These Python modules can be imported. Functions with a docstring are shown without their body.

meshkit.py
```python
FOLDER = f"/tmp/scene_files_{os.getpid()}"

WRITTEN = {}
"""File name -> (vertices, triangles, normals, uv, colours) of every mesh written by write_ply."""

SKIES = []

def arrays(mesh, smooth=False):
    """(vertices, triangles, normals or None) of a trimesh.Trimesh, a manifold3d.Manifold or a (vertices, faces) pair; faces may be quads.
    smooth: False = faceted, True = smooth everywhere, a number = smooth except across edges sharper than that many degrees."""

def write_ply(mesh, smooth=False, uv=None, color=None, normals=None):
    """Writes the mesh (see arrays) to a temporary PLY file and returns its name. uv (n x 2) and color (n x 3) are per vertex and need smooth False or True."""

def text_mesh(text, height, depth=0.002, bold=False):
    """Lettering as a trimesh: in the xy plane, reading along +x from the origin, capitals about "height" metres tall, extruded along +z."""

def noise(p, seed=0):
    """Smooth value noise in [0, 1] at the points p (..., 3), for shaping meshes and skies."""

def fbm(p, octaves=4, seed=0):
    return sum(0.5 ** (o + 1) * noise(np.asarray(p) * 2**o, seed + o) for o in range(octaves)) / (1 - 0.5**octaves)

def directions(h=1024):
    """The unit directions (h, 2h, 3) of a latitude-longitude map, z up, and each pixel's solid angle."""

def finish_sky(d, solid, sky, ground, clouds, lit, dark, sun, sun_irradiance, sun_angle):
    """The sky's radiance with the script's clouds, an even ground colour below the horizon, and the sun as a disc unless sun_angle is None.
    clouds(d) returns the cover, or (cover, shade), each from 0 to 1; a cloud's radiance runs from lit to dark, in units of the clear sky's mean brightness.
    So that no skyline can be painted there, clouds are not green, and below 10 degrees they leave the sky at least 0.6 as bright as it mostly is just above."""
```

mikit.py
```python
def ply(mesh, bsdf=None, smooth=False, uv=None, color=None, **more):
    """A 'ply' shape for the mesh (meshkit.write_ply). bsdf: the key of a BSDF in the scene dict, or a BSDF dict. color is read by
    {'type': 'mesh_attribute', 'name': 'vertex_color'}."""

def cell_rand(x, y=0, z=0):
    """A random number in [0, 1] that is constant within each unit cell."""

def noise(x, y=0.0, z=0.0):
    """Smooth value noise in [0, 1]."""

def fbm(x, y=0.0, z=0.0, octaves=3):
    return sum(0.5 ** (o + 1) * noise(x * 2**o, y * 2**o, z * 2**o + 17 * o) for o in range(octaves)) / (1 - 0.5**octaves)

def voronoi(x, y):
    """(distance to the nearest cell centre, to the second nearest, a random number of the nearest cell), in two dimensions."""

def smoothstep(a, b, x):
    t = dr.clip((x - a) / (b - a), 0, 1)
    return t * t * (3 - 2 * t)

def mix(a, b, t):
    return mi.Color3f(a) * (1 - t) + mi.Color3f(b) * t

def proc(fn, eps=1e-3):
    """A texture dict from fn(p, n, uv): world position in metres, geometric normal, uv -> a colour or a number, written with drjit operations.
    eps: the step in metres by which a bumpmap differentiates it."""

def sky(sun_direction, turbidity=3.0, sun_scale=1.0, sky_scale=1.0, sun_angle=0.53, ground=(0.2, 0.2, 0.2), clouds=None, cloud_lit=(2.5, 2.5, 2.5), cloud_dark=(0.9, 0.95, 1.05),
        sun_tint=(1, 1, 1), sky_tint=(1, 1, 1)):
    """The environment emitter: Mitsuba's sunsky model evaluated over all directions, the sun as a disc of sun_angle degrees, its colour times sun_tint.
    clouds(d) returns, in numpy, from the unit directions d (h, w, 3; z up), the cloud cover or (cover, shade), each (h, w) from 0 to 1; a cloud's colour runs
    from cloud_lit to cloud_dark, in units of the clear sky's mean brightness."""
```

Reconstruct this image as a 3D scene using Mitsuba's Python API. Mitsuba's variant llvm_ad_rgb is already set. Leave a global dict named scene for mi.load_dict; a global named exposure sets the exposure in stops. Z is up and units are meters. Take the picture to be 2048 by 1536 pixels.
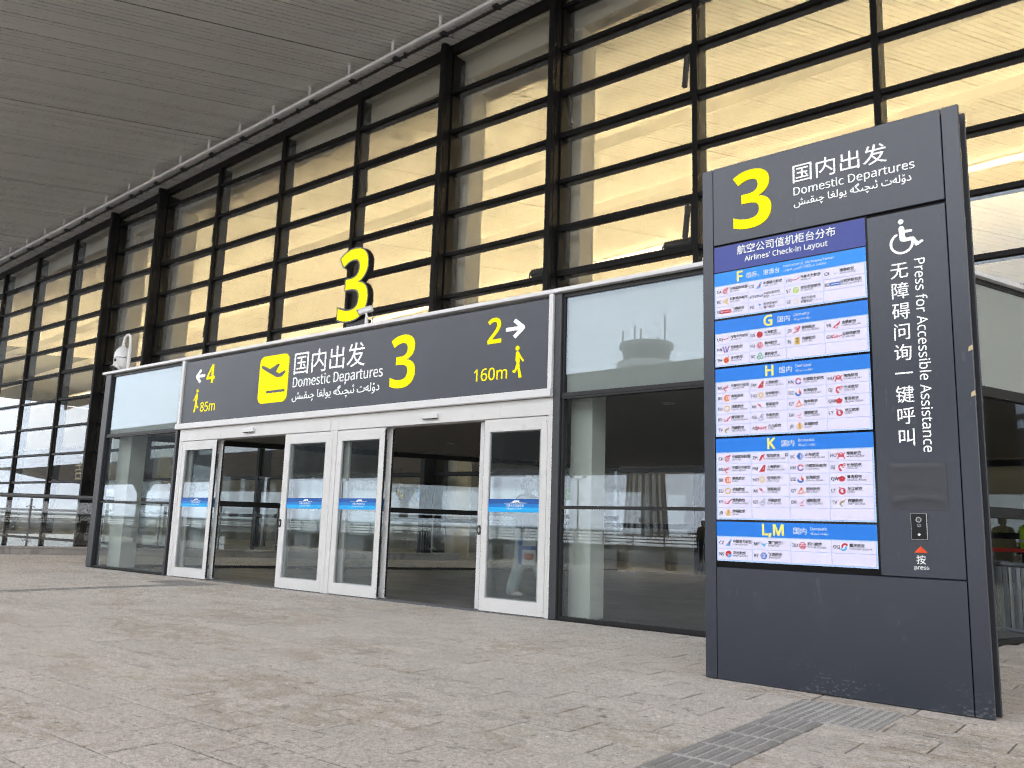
import math, glob, random
import numpy as np, trimesh, manifold3d as m3
import drjit as dr, mitsuba as mi
import mikit, meshkit
from mikit import proc, noise, fbm, voronoi, cell_rand, smoothstep, mix
from shapely.geometry import Polygon, MultiPolygon, Point, LineString, box as sbox
from shapely import affinity, union_all
from PIL import Image, ImageDraw, ImageFont
T = mi.ScalarTransform4f
rng = np.random.default_rng(7)
scene, labels = {}, {}

# ------------------------------------------------------------------ camera, sky, exposure
PITCH, ROLL, YAW, FOCAL, EYE = math.radians(9.62), math.radians(1.785), math.radians(38.98), 1690.0, 1.10
_F = np.array([-math.sin(YAW) * math.cos(PITCH), math.cos(YAW) * math.cos(PITCH), math.sin(PITCH)])
_r0 = np.cross(_F, [0, 0, 1]); _r0 /= np.linalg.norm(_r0)
_u0 = np.cross(_r0, _F)
_R = math.cos(ROLL) * _r0 + math.sin(ROLL) * _u0
_U = np.cross(_R, _F)
CAM = np.array([0, 0, EYE])
scene['camera'] = {'type': 'perspective', 'fov': 2 * math.degrees(math.atan(1024 / FOCAL)), 'fov_axis': 'x', 'near_clip': 0.05, 'far_clip': 5000.0,
                   'to_world': T().look_at(origin=CAM.tolist(), target=(CAM + _F).tolist(), up=_U.tolist())}


def overcast(d):
    n = meshkit.fbm(d * np.array([2.5, 2.5, 6.0]) + 3.0, octaves=4, seed=5)
    return np.ones(d.shape[:2]), np.clip((n - 0.42) * 1.6, 0, 0.7)


scene['sky'] = mikit.sky((-0.20, -0.22, 1.0), turbidity=3, sun_scale=0.12, sun_angle=14, clouds=overcast, cloud_lit=(2.48, 2.54, 2.66), cloud_dark=(1.92, 1.98, 2.09), ground=(0.16, 0.16, 0.155))
exposure = 3.42
WARM = np.array([1.0, 0.83, 0.48])
ADDED_LAMP = 4.8          # radiance of unseen uplights added to brighten the hall ceiling
COVE = 0.2           # radiance of the cove's light line


# ------------------------------------------------------------------ materials
def rgb(*c): return {'type': 'rgb', 'value': [float(x) for x in c]}


def mat(key, color, rough=0.5, metallic=0.0, spec=0.5, **more):
    c = color if isinstance(color, dict) else rgb(*color)
    scene[key] = {'type': 'twosided', 'nested': {'type': 'principled', 'base_color': c, 'roughness': rough if isinstance(rough, dict) else float(rough), 'metallic': float(metallic), 'specular': float(spec), **more}}


def bumped(key, color, fn, height, rough=0.5, spec=0.5, eps=1e-3):
    c = color if isinstance(color, dict) else rgb(*color)
    scene[key] = {'type': 'twosided', 'nested': {'type': 'bumpmap', 'arbitrary': proc(fn, eps), 'scale': float(height),
                  'bsdf': {'type': 'principled', 'base_color': c, 'roughness': float(rough), 'specular': float(spec)}}}


ROW0, ROWP, SLABL, SLABX = 2.08, 0.328, 0.638, -4.077


def paving_color(p, n, uv):
    row = dr.floor((p.y - ROW0) / ROWP)
    odd = row - 2 * dr.floor(row / 2)
    col = dr.floor((p.x - SLABX - odd * SLABL * 0.5) / SLABL)
    tone = cell_rand(col + 300, row + 300, 3)
    hue = cell_rand(col + 300, row + 300, 11)
    g1 = noise(p.x * 70, p.y * 70, 2.0)
    g2 = noise(p.x * 170, p.y * 170, 9.0)
    g3 = noise(p.x * 380, p.y * 380, 4.0)
    mott = fbm(p.x * 3.1, p.y * 4.4, 4.0, 3)
    c = mix((0.386, 0.347, 0.313), (0.408, 0.372, 0.332), hue) * (0.945 + 0.11 * tone)
    c = c * (0.93 + 0.14 * mott) * (0.42 + 0.36 * g1 + 0.58 * g2 + 0.26 * g3)
    smear = smoothstep(0.58, 0.70, fbm(p.x * 5.5 + 7, p.y * 13.0, 1.0, 4)) * smoothstep(0.45, 0.62, fbm(p.x * 0.8, p.y * 1.1, 5.0, 3))
    spot = smoothstep(0.86, 0.92, noise(p.x * 19, p.y * 24, 8.0))
    white = smoothstep(0.95, 0.98, noise(p.x * 33, p.y * 41, 21.0))
    # dirt lodged along some joints
    fy = dr.abs((p.y - ROW0) / ROWP - dr.round((p.y - ROW0) / ROWP)) * ROWP
    fx = dr.abs((p.x - SLABX - odd * SLABL * 0.5) / SLABL - dr.round((p.x - SLABX - odd * SLABL * 0.5) / SLABL)) * SLABL
    ragged = 0.004 + 0.008 * noise(p.x * 26, p.y * 26, 3.0)
    dirt = smoothstep(0.48, 0.60, fbm(p.x * 2.6 - 4, p.y * 2.6, 7.0, 3)) * dr.maximum(smoothstep(ragged, ragged * 0.3, fy), smoothstep(ragged, ragged * 0.3, fx))
    c = c * (1 - 0.15 * smear) * (1 - 0.34 * spot) * (1 - 0.46 * dirt) * (1 + 0.5 * white)
    brown = smoothstep(0.53, 0.60, fbm(p.x * 1.0 + 11, p.y * 1.9 + 2, 3.0, 5)) * smoothstep(0.40, 0.55, fbm(p.x * 9, p.y * 15, 2.0, 3))
    c = mix(c, c * mi.Color3f(0.80, 0.765, 0.70), 0.75 * brown)
    dust = smoothstep(0.58, 0.72, fbm(p.x * 1.1 - 3, p.y * 1.6 + 5, 6.0, 4))
    return mix(c, mi.Color3f(0.41, 0.38, 0.33) * (0.45 + 0.4 * g1 + 0.7 * g2), 0.18 * dust)


mat('m_paving', proc(paving_color), 0.7, spec=0.35)
mat('m_mortar', (0.060, 0.055, 0.050), 0.9)


def tactile_color(p, n, uv):
    g = noise(p.x * 230, p.y * 230, 1.0)
    s = fbm(p.x * 7, p.y * 7, 2.0, 3)
    return mi.Color3f(0.345, 0.333, 0.318) * (0.62 + 0.42 * g + 0.36 * s)


def tactile_bar(p, n, uv):
    g = noise(p.x * 230, p.y * 230, 1.0)
    s = fbm(p.x * 8, p.y * 8, 6.0, 3)
    return mi.Color3f(0.225, 0.215, 0.205) * (0.62 + 0.42 * g + 0.36 * s)


mat('m_tactile', proc(tactile_color), 0.75, spec=0.35)
mat('m_tactile_bar', proc(tactile_bar), 0.6, spec=0.4)


def stone_color(p, n, uv):
    g = noise(p.x * 160, p.y * 160, p.z * 160)
    s = fbm(p.x * 3, p.y * 3, p.z * 8, 4)
    drip = smoothstep(0.58, 0.72, fbm(p.x * 5, p.y * 5, p.z * 1.5, 3))
    return mi.Color3f(0.34, 0.315, 0.29) * (0.7 + 0.3 * g + 0.3 * s) * (1 - 0.3 * drip)


mat('m_stone', proc(stone_color), 0.7, spec=0.35)


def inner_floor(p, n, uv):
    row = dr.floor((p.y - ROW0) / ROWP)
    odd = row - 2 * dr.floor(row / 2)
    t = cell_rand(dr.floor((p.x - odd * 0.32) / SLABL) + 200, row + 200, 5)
    return mi.Color3f(0.105, 0.098, 0.092) * (0.75 + 0.3 * t) * (0.8 + 0.4 * noise(p.x * 90, p.y * 90, 1.0)) * (0.85 + 0.3 * fbm(p.x * 2, p.y * 2, 4.0, 3))  # pavers carried on indoors, the porch shade put into a darker colour


mat('m_shaded_floor', proc(inner_floor), 0.42, spec=0.45)
mat('m_hall_floor', (0.20, 0.19, 0.18), 0.25, spec=0.5)


def white_paint(p, n, uv):
    s = fbm(p.x * 2.2, p.y * 2.2, p.z * 1.1, 4)
    d = smoothstep(0.66, 0.80, fbm(p.x * 14, p.y * 14, p.z * 5, 3))
    return mi.Color3f(0.70, 0.695, 0.68) * (0.95 + 0.09 * s) * (1 - 0.10 * d)


mat('m_white', proc(white_paint), 0.38, spec=0.45)
mat('m_white_edge', (0.50, 0.50, 0.49), 0.4)
mat('m_trim', (0.74, 0.74, 0.74), 0.4)


def dark_coat(p, n, uv):
    s = fbm(p.x * 3, p.y * 3, p.z * 1.2, 4)
    return mi.Color3f(0.046, 0.048, 0.054) * (0.88 + 0.24 * s)


mat('m_dark', proc(dark_coat), 0.36, spec=0.5)
mat('m_black', (0.012, 0.012, 0.0125), 0.42, spec=0.45)
mat('m_fin', (0.0085, 0.0085, 0.0090), 0.45, spec=0.2)
mat('m_mullion_in', (0.016, 0.0155, 0.015), 0.5, spec=0.3)


def sign_face(p, n, uv):
    s = fbm(p.x * 1.6, p.y * 1.6, p.z * 0.6, 4)
    return mi.Color3f(0.047, 0.053, 0.070) * (0.90 + 0.2 * s)


mat('m_sign', proc(sign_face), 0.36, spec=0.6)


def totem_coat(p, n, uv):
    s = fbm(p.x * 2.5, p.y * 2.5, p.z * 1.0, 4)
    smudge = smoothstep(0.64, 0.76, fbm(p.x * 4.2 + 3, p.y * 4, p.z * 3.4, 5))
    scr = smoothstep(0.80, 0.90, noise(p.x * 60, p.y * 60, p.z * 9)) * smoothstep(0.52, 0.66, fbm(p.x * 3.1, p.y * 3, p.z * 6.2 + 4, 3))
    low = smoothstep(0.62, 0.74, noise(p.x * 55, p.y * 55, p.z * 75)) * smoothstep(0.50, 0.62, fbm(p.x * 2.4 + 9, p.y * 2, p.z * 4.5, 3)) * smoothstep(0.26, 0.05, p.z)
    c = mi.Color3f(0.017, 0.023, 0.038) * (0.90 + 0.2 * s)
    c = c * (1 + 0.10 * smudge) + mi.Color3f(0.012) * scr
    return c + mi.Color3f(0.10, 0.095, 0.085) * low * 0.5


mat('m_totem', proc(totem_coat), 0.30, spec=0.85)
mat('m_totem_side', (0.032, 0.034, 0.040), 0.4)
mat('m_patch', (0.047, 0.050, 0.060), 0.30, spec=0.5)
mat('m_yellow', (0.93, 0.78, 0.002), 0.6, spec=0.15)
mat('m_letter', (0.86, 0.88, 0.87), 0.45)
mat('m_letter_grey', (0.30, 0.31, 0.34), 0.5)


def spandrel(p, n, uv):
    s = fbm(p.x * 0.8, p.y * 0.8, p.z * 0.8, 3)
    return mi.Color3f(0.33, 0.36, 0.33) * (0.95 + 0.1 * s)


mat('m_spandrel', proc(spandrel), 0.6)
mat('m_soffit', (0.72, 0.705, 0.67), 0.28, spec=0.8)
mat('m_soffit_gap', (0.16, 0.155, 0.15), 0.8)
mat('m_vest_ceiling', (0.27, 0.255, 0.235), 0.6)
mat('m_ceiling', (0.76, 0.735, 0.69), 0.55, spec=0.3)
mat('m_ceiling_gap', (0.52, 0.49, 0.43), 0.8)
mat('m_bulkhead', (0.74, 0.73, 0.68), 0.6)
mat('m_column', (0.78, 0.80, 0.755), 0.5)
mat('m_column_in', (0.78, 0.76, 0.70), 0.5)
mat('m_beige', (0.12, 0.108, 0.09), 0.5)


def wood(p, n, uv):
    s = fbm(p.x * 1.5, p.y * 1.5, p.z * 22, 4)
    return mi.Color3f(0.085, 0.055, 0.038) * (0.7 + 0.6 * s)


mat('m_wood', proc(wood), 0.4)
mat('m_steel', (0.46, 0.46, 0.46), 0.28, metallic=1.0)
mat('m_steel_grey', (0.12, 0.123, 0.13), 0.38, metallic=0.0)
mat('m_rail_white', (0.80, 0.80, 0.80), 0.4)
mat('m_camera_white', (0.74, 0.74, 0.73), 0.3)
mat('m_rubber', (0.02, 0.02, 0.02), 0.6)
mat('m_gloss_black', (0.006, 0.006, 0.007), 0.12, spec=0.2)
mat('m_asphalt', (0.105, 0.103, 0.10), 0.85)
mat('m_kerb', (0.30, 0.295, 0.285), 0.8)
mat('m_hazy_ground', (0.40, 0.39, 0.365), 0.9)  # distant haze put into this pale ground colour
mat('m_bollard', (0.085, 0.072, 0.062), 0.55)
mat('m_blue_rail', (0.045, 0.075, 0.15), 0.45)
mat('m_pole', (0.22, 0.225, 0.23), 0.5)
mat('m_concrete', (0.36, 0.355, 0.34), 0.8)
mat('m_opposite', (0.050, 0.051, 0.052), 0.5)
mat('m_gold', (0.55, 0.44, 0.25), 0.5)
mat('m_tower_glass', (0.03, 0.034, 0.036), 0.2)
mat('m_tower', (0.17, 0.17, 0.165), 0.8)
mat('m_line', (0.62, 0.62, 0.60), 0.7)
for key, c in dict(board=(0.76, 0.73, 0.92), board_line=(0.44, 0.58, 0.88), board_edge=(0.46, 0.64, 0.92), title=(0.040, 0.060, 0.30), head=(0.008, 0.20, 0.76), head_f=(0.010, 0.27, 0.85), ink=(0.012, 0.012, 0.018), pale=(0.86, 0.80, 0.20),
                   red=(0.50, 0.020, 0.030), orange=(0.70, 0.17, 0.02), goldp=(0.62, 0.42, 0.09), green=(0.03, 0.30, 0.13), lime=(0.42, 0.58, 0.05), blue=(0.03, 0.13, 0.46), sky_b=(0.09, 0.36, 0.75), purple=(0.14, 0.07, 0.30), grey=(0.30, 0.31, 0.33), navy=(0.02, 0.05, 0.16),
                   band1=(0.006, 0.10, 0.38), band2=(0.004, 0.20, 0.62), band3=(0.005, 0.43, 0.93), signal=(0.80, 0.07, 0.005)).items():
    mat('p_' + key, c, 0.32, spec=0.5)
mat('m_jeans', proc(lambda p, n, uv: mi.Color3f(0.47, 0.53, 0.55) * (0.7 + 0.6 * fbm(p.x * 8, p.y * 8, p.z * 3, 4))), 0.9, spec=0.2)
mat('m_sweater', (0.10, 0.10, 0.105), 0.9, spec=0.2)
mat('m_shoe', (0.62, 0.60, 0.56), 0.6)
mat('m_skin', (0.46, 0.30, 0.22), 0.5)
mat('m_hair', (0.015, 0.012, 0.010), 0.5)
mat('m_hivis', (0.55, 0.85, 0.03), 0.7)
mat('m_navy_cloth', (0.02, 0.025, 0.045), 0.9, spec=0.2)
mat('m_olive', (0.13, 0.11, 0.055), 0.9, spec=0.2)
mat('m_reflect_tape', (0.65, 0.66, 0.66), 0.3)
mat('m_bag_blue', (0.045, 0.11, 0.36), 0.45)
mat('m_bag_grey', (0.50, 0.52, 0.54), 0.45)
mat('m_bag_red', (0.42, 0.07, 0.03), 0.5)
mat('m_tape_red', (0.65, 0.03, 0.02), 0.5)
mat('m_white_car', (0.72, 0.72, 0.72), 0.25)
scene['g_clear'] = {'type': 'thindielectric', 'int_ior': 1.75, 'specular_reflectance': rgb(0.80, 0.90, 1.0), 'specular_transmittance': rgb(0.74, 0.78, 0.76)}
scene['g_facade'] = {'type': 'thindielectric', 'int_ior': 1.75, 'specular_reflectance': rgb(0.82, 0.91, 1.0), 'specular_transmittance': rgb(0.90, 0.88, 0.82)}
scene['g_spandrel'] = {'type': 'thindielectric', 'int_ior': 1.85, 'specular_reflectance': rgb(0.72, 0.84, 0.95), 'specular_transmittance': rgb(0.93, 0.95, 0.95)}
scene['g_rail'] = {'type': 'thindielectric', 'int_ior': 1.5, 'specular_transmittance': rgb(0.90, 0.93, 0.91)}


# ------------------------------------------------------------------ mesh helpers: a mesh is (vertices, triangles)
def box(x0, x1, y0, y1, z0, z1):
    v = np.array([[x, y, z] for x in (x0, x1) for y in (y0, y1) for z in (z0, z1)], float)
    f = np.array([[0, 1, 3], [0, 3, 2], [4, 6, 7], [4, 7, 5], [0, 4, 5], [0, 5, 1], [2, 3, 7], [2, 7, 6], [0, 2, 6], [0, 6, 4], [1, 5, 7], [1, 7, 3]])
    return v, f


def hull(points):
    h = trimesh.convex.convex_hull(np.asarray(points, float))
    return np.array(h.vertices), np.array(h.faces)


_unit_ch = {}


def cbox(x0, x1, y0, y1, z0, z1, b=0.004):
    """A box with chamfered edges."""
    b = min(b, 0.45 * min(x1 - x0, y1 - y0, z1 - z0))
    if 'f' not in _unit_ch:
        pts = []
        for s in np.ndindex(2, 2, 2):
            for k in range(3):
                q = np.array(s, float) * 10
                for j in range(3):
                    if j != k: q[j] += 1 if s[j] == 0 else -1
                pts.append(q)
        pts = np.array(pts)
        h = trimesh.convex.convex_hull(pts)
        idx = [int(np.argmin(np.abs(pts - w).sum(1))) for w in h.vertices]
        _unit_ch['f'] = np.array([[idx[a] for a in t] for t in h.faces])
    lo, hi, pts = np.array([x0, y0, z0]), np.array([x1, y1, z1]), []
    for s in np.ndindex(2, 2, 2):
        for k in range(3):
            q = np.where(np.array(s) == 0, lo, hi).astype(float)
            for j in range(3):
                if j != k: q[j] += b if s[j] == 0 else -b
            pts.append(q)
    return np.array(pts), _unit_ch['f']


def join(*ms):
    ms = [m for m in ms if m is not None]
    vs, fs, n = [], [], 0
    for v, f in ms:
        vs.append(v); fs.append(f + n); n += len(v)
    return np.vstack(vs), np.vstack(fs)


def tri(mesh): return np.array(mesh.vertices), np.array(mesh.faces)


def move(m, d): return m[0] + np.asarray(d, float), m[1]


def rotz(m, a, c=(0, 0, 0)):
    c = np.asarray(c, float); k = np.array([[math.cos(a), -math.sin(a), 0], [math.sin(a), math.cos(a), 0], [0, 0, 1]])
    return (m[0] - c) @ k.T + c, m[1]


def frame_map(m, origin, ex, ey, ez):
    return np.asarray(origin) + m[0][:, :1] * np.asarray(ex) + m[0][:, 1:2] * np.asarray(ey) + m[0][:, 2:3] * np.asarray(ez), m[1]


def tube(pts, r, n=10, cap=True):
    pts = np.asarray(pts, float)
    rs = np.broadcast_to(np.asarray(r, float), (len(pts),))
    t = np.gradient(pts, axis=0); t /= np.linalg.norm(t, axis=1, keepdims=True)
    ref = np.array([0, 0, 1.0]) if abs(t[0][2]) < 0.9 else np.array([1.0, 0, 0])
    vs = []
    for p, d, q in zip(pts, t, rs):
        a = np.cross(d, ref); a /= np.linalg.norm(a); b = np.cross(d, a); ref = np.cross(a, d)
        ang = np.arange(n) * 2 * np.pi / n
        vs.append(p + q * (np.cos(ang)[:, None] * a + np.sin(ang)[:, None] * b))
    v = np.vstack(vs); f = []
    for i in range(len(pts) - 1):
        for j in range(n):
            a, b, c, d = i * n + j, i * n + (j + 1) % n, (i + 1) * n + (j + 1) % n, (i + 1) * n + j
            f += [[a, c, b], [a, d, c]]
    if cap:
        v = np.vstack([v, pts[:1], pts[-1:]]); a, b, e = len(v) - 2, len(v) - 1, (len(pts) - 1) * n
        for j in range(n):
            f += [[a, j, (j + 1) % n], [b, e + (j + 1) % n, e + j]]
    return v, np.array(f)


def lathe(profile, n=24):
    return tri(trimesh.creation.revolve(np.asarray(profile, float), sections=n))


def prism(poly, depth):
    """shapely polygon(s) in (x, y) extruded along +z."""
    out = []
    for g in getattr(poly, 'geoms', [poly]):
        if g.is_empty or g.area < 1e-9 or g.geom_type != 'Polygon': continue
        out.append(tri(trimesh.creation.extrude_polygon(g, depth, engine='earcut')))
    return join(*out)


def flat(poly):
    out = []
    for g in getattr(poly, 'geoms', [poly]):
        if g.is_empty or g.area < 1e-10 or g.geom_type != 'Polygon': continue
        v, f = trimesh.creation.triangulate_polygon(g, engine='earcut')
        out.append((np.c_[v, np.zeros(len(v))], np.asarray(f)))
    return join(*out) if out else None


def numbered(key):
    if key not in scene and key not in labels: return key
    k = 1
    while f'{key}_{k:03d}' in scene or f'{key}_{k:03d}' in labels: k += 1
    return f'{key}_{k:03d}'


_next = {}


def add(key, mesh, bsdf, smooth=False, label=None, cat=None, group=None, kind=None, **more):
    if key in scene:
        k = _next.get(key, 1)
        while f'{key}_{k:03d}' in scene: k += 1
        _next[key] = k + 1
        key = f'{key}_{k:03d}'
    scene[key] = mikit.ply(mesh, bsdf, smooth=smooth, **more)
    info(key, label, cat, group, kind)
    return key


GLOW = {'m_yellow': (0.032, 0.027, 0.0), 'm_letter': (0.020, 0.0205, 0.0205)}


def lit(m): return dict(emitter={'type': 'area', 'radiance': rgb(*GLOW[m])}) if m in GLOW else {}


def info(key, label=None, cat=None, group=None, kind=None):
    d = {k: v for k, v in dict(label=label, category=cat, group=group, kind=kind).items() if v}
    if d: labels.setdefault(key, {}).update(d)


# ------------------------------------------------------------------ lettering
FONTS = glob.glob('/opt/blender-*/*/datafiles/fonts/')[0]
_fonts, _glyphs = {}, {}


def font(name, weight, size):
    k = (name, weight, size)
    if k not in _fonts:
        f = ImageFont.truetype(FONTS + {'cjk': 'Noto Sans CJK Regular.woff2', 'num': 'NotoSansArabic-VariableFont_wdth,wght.woff2', 'arab': 'NotoSansArabic-VariableFont_wdth,wght.woff2', 'latin': 'NotoSansHebrew-Regular.woff2'}[name], size)
        if weight: f.set_variation_by_axes([weight, 100])
        _fonts[k] = f
    return _fonts[k]


def text(s, name='cjk', weight=0, size=96, fat=0.0, tol=0.45):
    """Lettering as a shapely shape, in font pixels divided by the size, baseline at 0."""
    k = (s, name, weight, size, fat, tol)
    if k in _glyphs: return _glyphs[k]
    f = font(name, weight, size)
    x0, y0, x1, y1 = f.getbbox(s, anchor='ls')
    im = Image.new('L', (x1 - x0 + 8, y1 - y0 + 8))
    ImageDraw.Draw(im).text((4 - x0, 4 - y0), s, 255, f, anchor='ls')
    on = np.pad(np.asarray(im) > 127, ((0, 0), (1, 1))).astype(np.int8)
    rows, st = np.nonzero(np.diff(on, axis=1) == 1)
    en = np.nonzero(np.diff(on, axis=1) == -1)[1]
    g = union_all([sbox(a, -r - 1, b, -r) for a, b, r in zip(st, en, rows)]).buffer(0.6).buffer(-0.6).simplify(tol)
    if fat: g = g.buffer(fat * size, join_style=2).simplify(tol)
    g = affinity.translate(g, x0 - 4, 4 - y0)
    g = affinity.scale(g, 1 / size, 1 / size, origin=(0, 0))
    _glyphs[k] = g
    return g


def fit(g, x0, x1, y0, y1):
    a, b, c, d = g.bounds
    return affinity.affine_transform(g, [(x1 - x0) / (c - a), 0, 0, (y1 - y0) / (d - b), x0 - a * (x1 - x0) / (c - a), y0 - b * (y1 - y0) / (d - b)])


def fitw(g, x0, x1, base):
    """Scaled evenly to the width, baseline kept at base."""
    a, _, c, _ = g.bounds; s = (x1 - x0) / (c - a)
    return affinity.affine_transform(g, [s, 0, 0, s, x0 - a * s, base])


def fith(g, x0, base, cap, ref=0.73):
    s = cap / ref
    return affinity.affine_transform(g, [s, 0, 0, s, x0 - g.bounds[0] * s, base])


W_DOM = '\uFEA9\uFBD9\uFEDF\uFEEA\uFE95'
W_INT = '\uFE8B\uFBE9\uFB7D\uFBE9\uFB95\uFEEA'
W_WAY = '\uFEF3\uFEEE\uFEDF\uFED0\uFE8E'
W_OUT = '\uFB7C\uFBE9\uFED8\uFBE9\uFEB6'
W_F = ['\uFEA7\uFEEA\uFEDF\uFED8\uFE8C\uFE8E\uFEAD\uFE8D', '\uFEB7\uFEF4\uFE8E\uFBD5\uFB95\uFE8E\uFBD3', '\uFE8B\uFE8E\uFBDE\uFEE3\uFBE7\uFEE6', '\uFE97\uFEEA\uFEF3\uFBDF\uFEE9\uFEE5']
UYGHUR = ' '.join([W_DOM, W_INT, W_WAY, W_OUT])[::-1]
UYGHUR_SHORT = ' '.join([W_DOM, W_INT])[::-1]
UYGHUR_F = ' '.join(W_F)[::-1]


def on_wall(m, y):
    """A mesh drawn in (x, z) with depth z>0 becomes one on a wall facing -y at y, the depth growing towards the viewer."""
    v = m[0]
    return np.c_[v[:, 0], y - v[:, 2], v[:, 1]], m[1]


def arrow(w=1.0, h=1.0, t=0.2):
    """Arrow pointing right in [0,1]x[0,1]."""
    shaft = sbox(0, 0.5 - t / 2, 0.86, 0.5 + t / 2)
    head = union_all([LineString([(0.44, 0.92), (0.90, 0.5)]).buffer(t * 0.52, cap_style=2), LineString([(0.44, 0.08), (0.90, 0.5)]).buffer(t * 0.52, cap_style=2), Polygon([(0.80, 0.5), (0.90, 0.62), (1.0, 0.5), (0.90, 0.38)])])
    return union_all([shaft, head])


def walker():
    """A walking figure facing left, bounds about 0..0.45 x 0..1."""
    P = [Point(0.30, 0.92).buffer(0.075)]
    P.append(LineString([(0.29, 0.76), (0.265, 0.50)]).buffer(0.062))
    P.append(LineString([(0.27, 0.50), (0.24, 0.30), (0.17, 0.04)]).buffer(0.042))
    P.append(LineString([(0.275, 0.48), (0.34, 0.27), (0.385, 0.20), (0.42, 0.22)]).buffer(0.036))
    P.append(LineString([(0.27, 0.78), (0.17, 0.62), (0.085, 0.52)]).buffer(0.030))
    P.append(LineString([(0.31, 0.78), (0.335, 0.62), (0.335, 0.55)]).buffer(0.026))
    P.append(LineString([(0.235, 0.28), (0.22, 0.10), (0.21, 0.035)]).buffer(0.03))
    return union_all(P)


def plane_icon():
    """In the unit square of the take-off symbol, y measured upwards."""
    q = [(0.094, 0.19), (0.066, 0.216), (0.10, 0.25), (0.58, 0.457), (0.675, 0.472), (0.79, 0.466), (0.897, 0.382), (0.872, 0.36), (0.69, 0.413), (0.563, 0.358), (0.68, 0.219), (0.645, 0.198), (0.367, 0.289)]
    return Polygon([(x, 1 - y) for x, y in q]).buffer(-0.006).buffer(0.014)


# ------------------------------------------------------------------ ground: pavement of granite slabs, road, far ground
YP, YF = 8.683, 21.03                    # portal front, facade line
SKEW = math.radians(27)                  # the plan's second direction, towards +x from +y
SD = np.array([math.sin(SKEW), math.cos(SKEW)])
PLX0, PLX1, PLY0, PLY1 = -64.0, 11.0, -5.2, YF


def seen(x, y, z=0.0):
    v = np.array([x, y, z]) - CAM
    w = v @ _F
    if w < 0.3: return None
    return FOCAL * (v @ _R) / w, FOCAL * (v @ _U) / w, w


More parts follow.
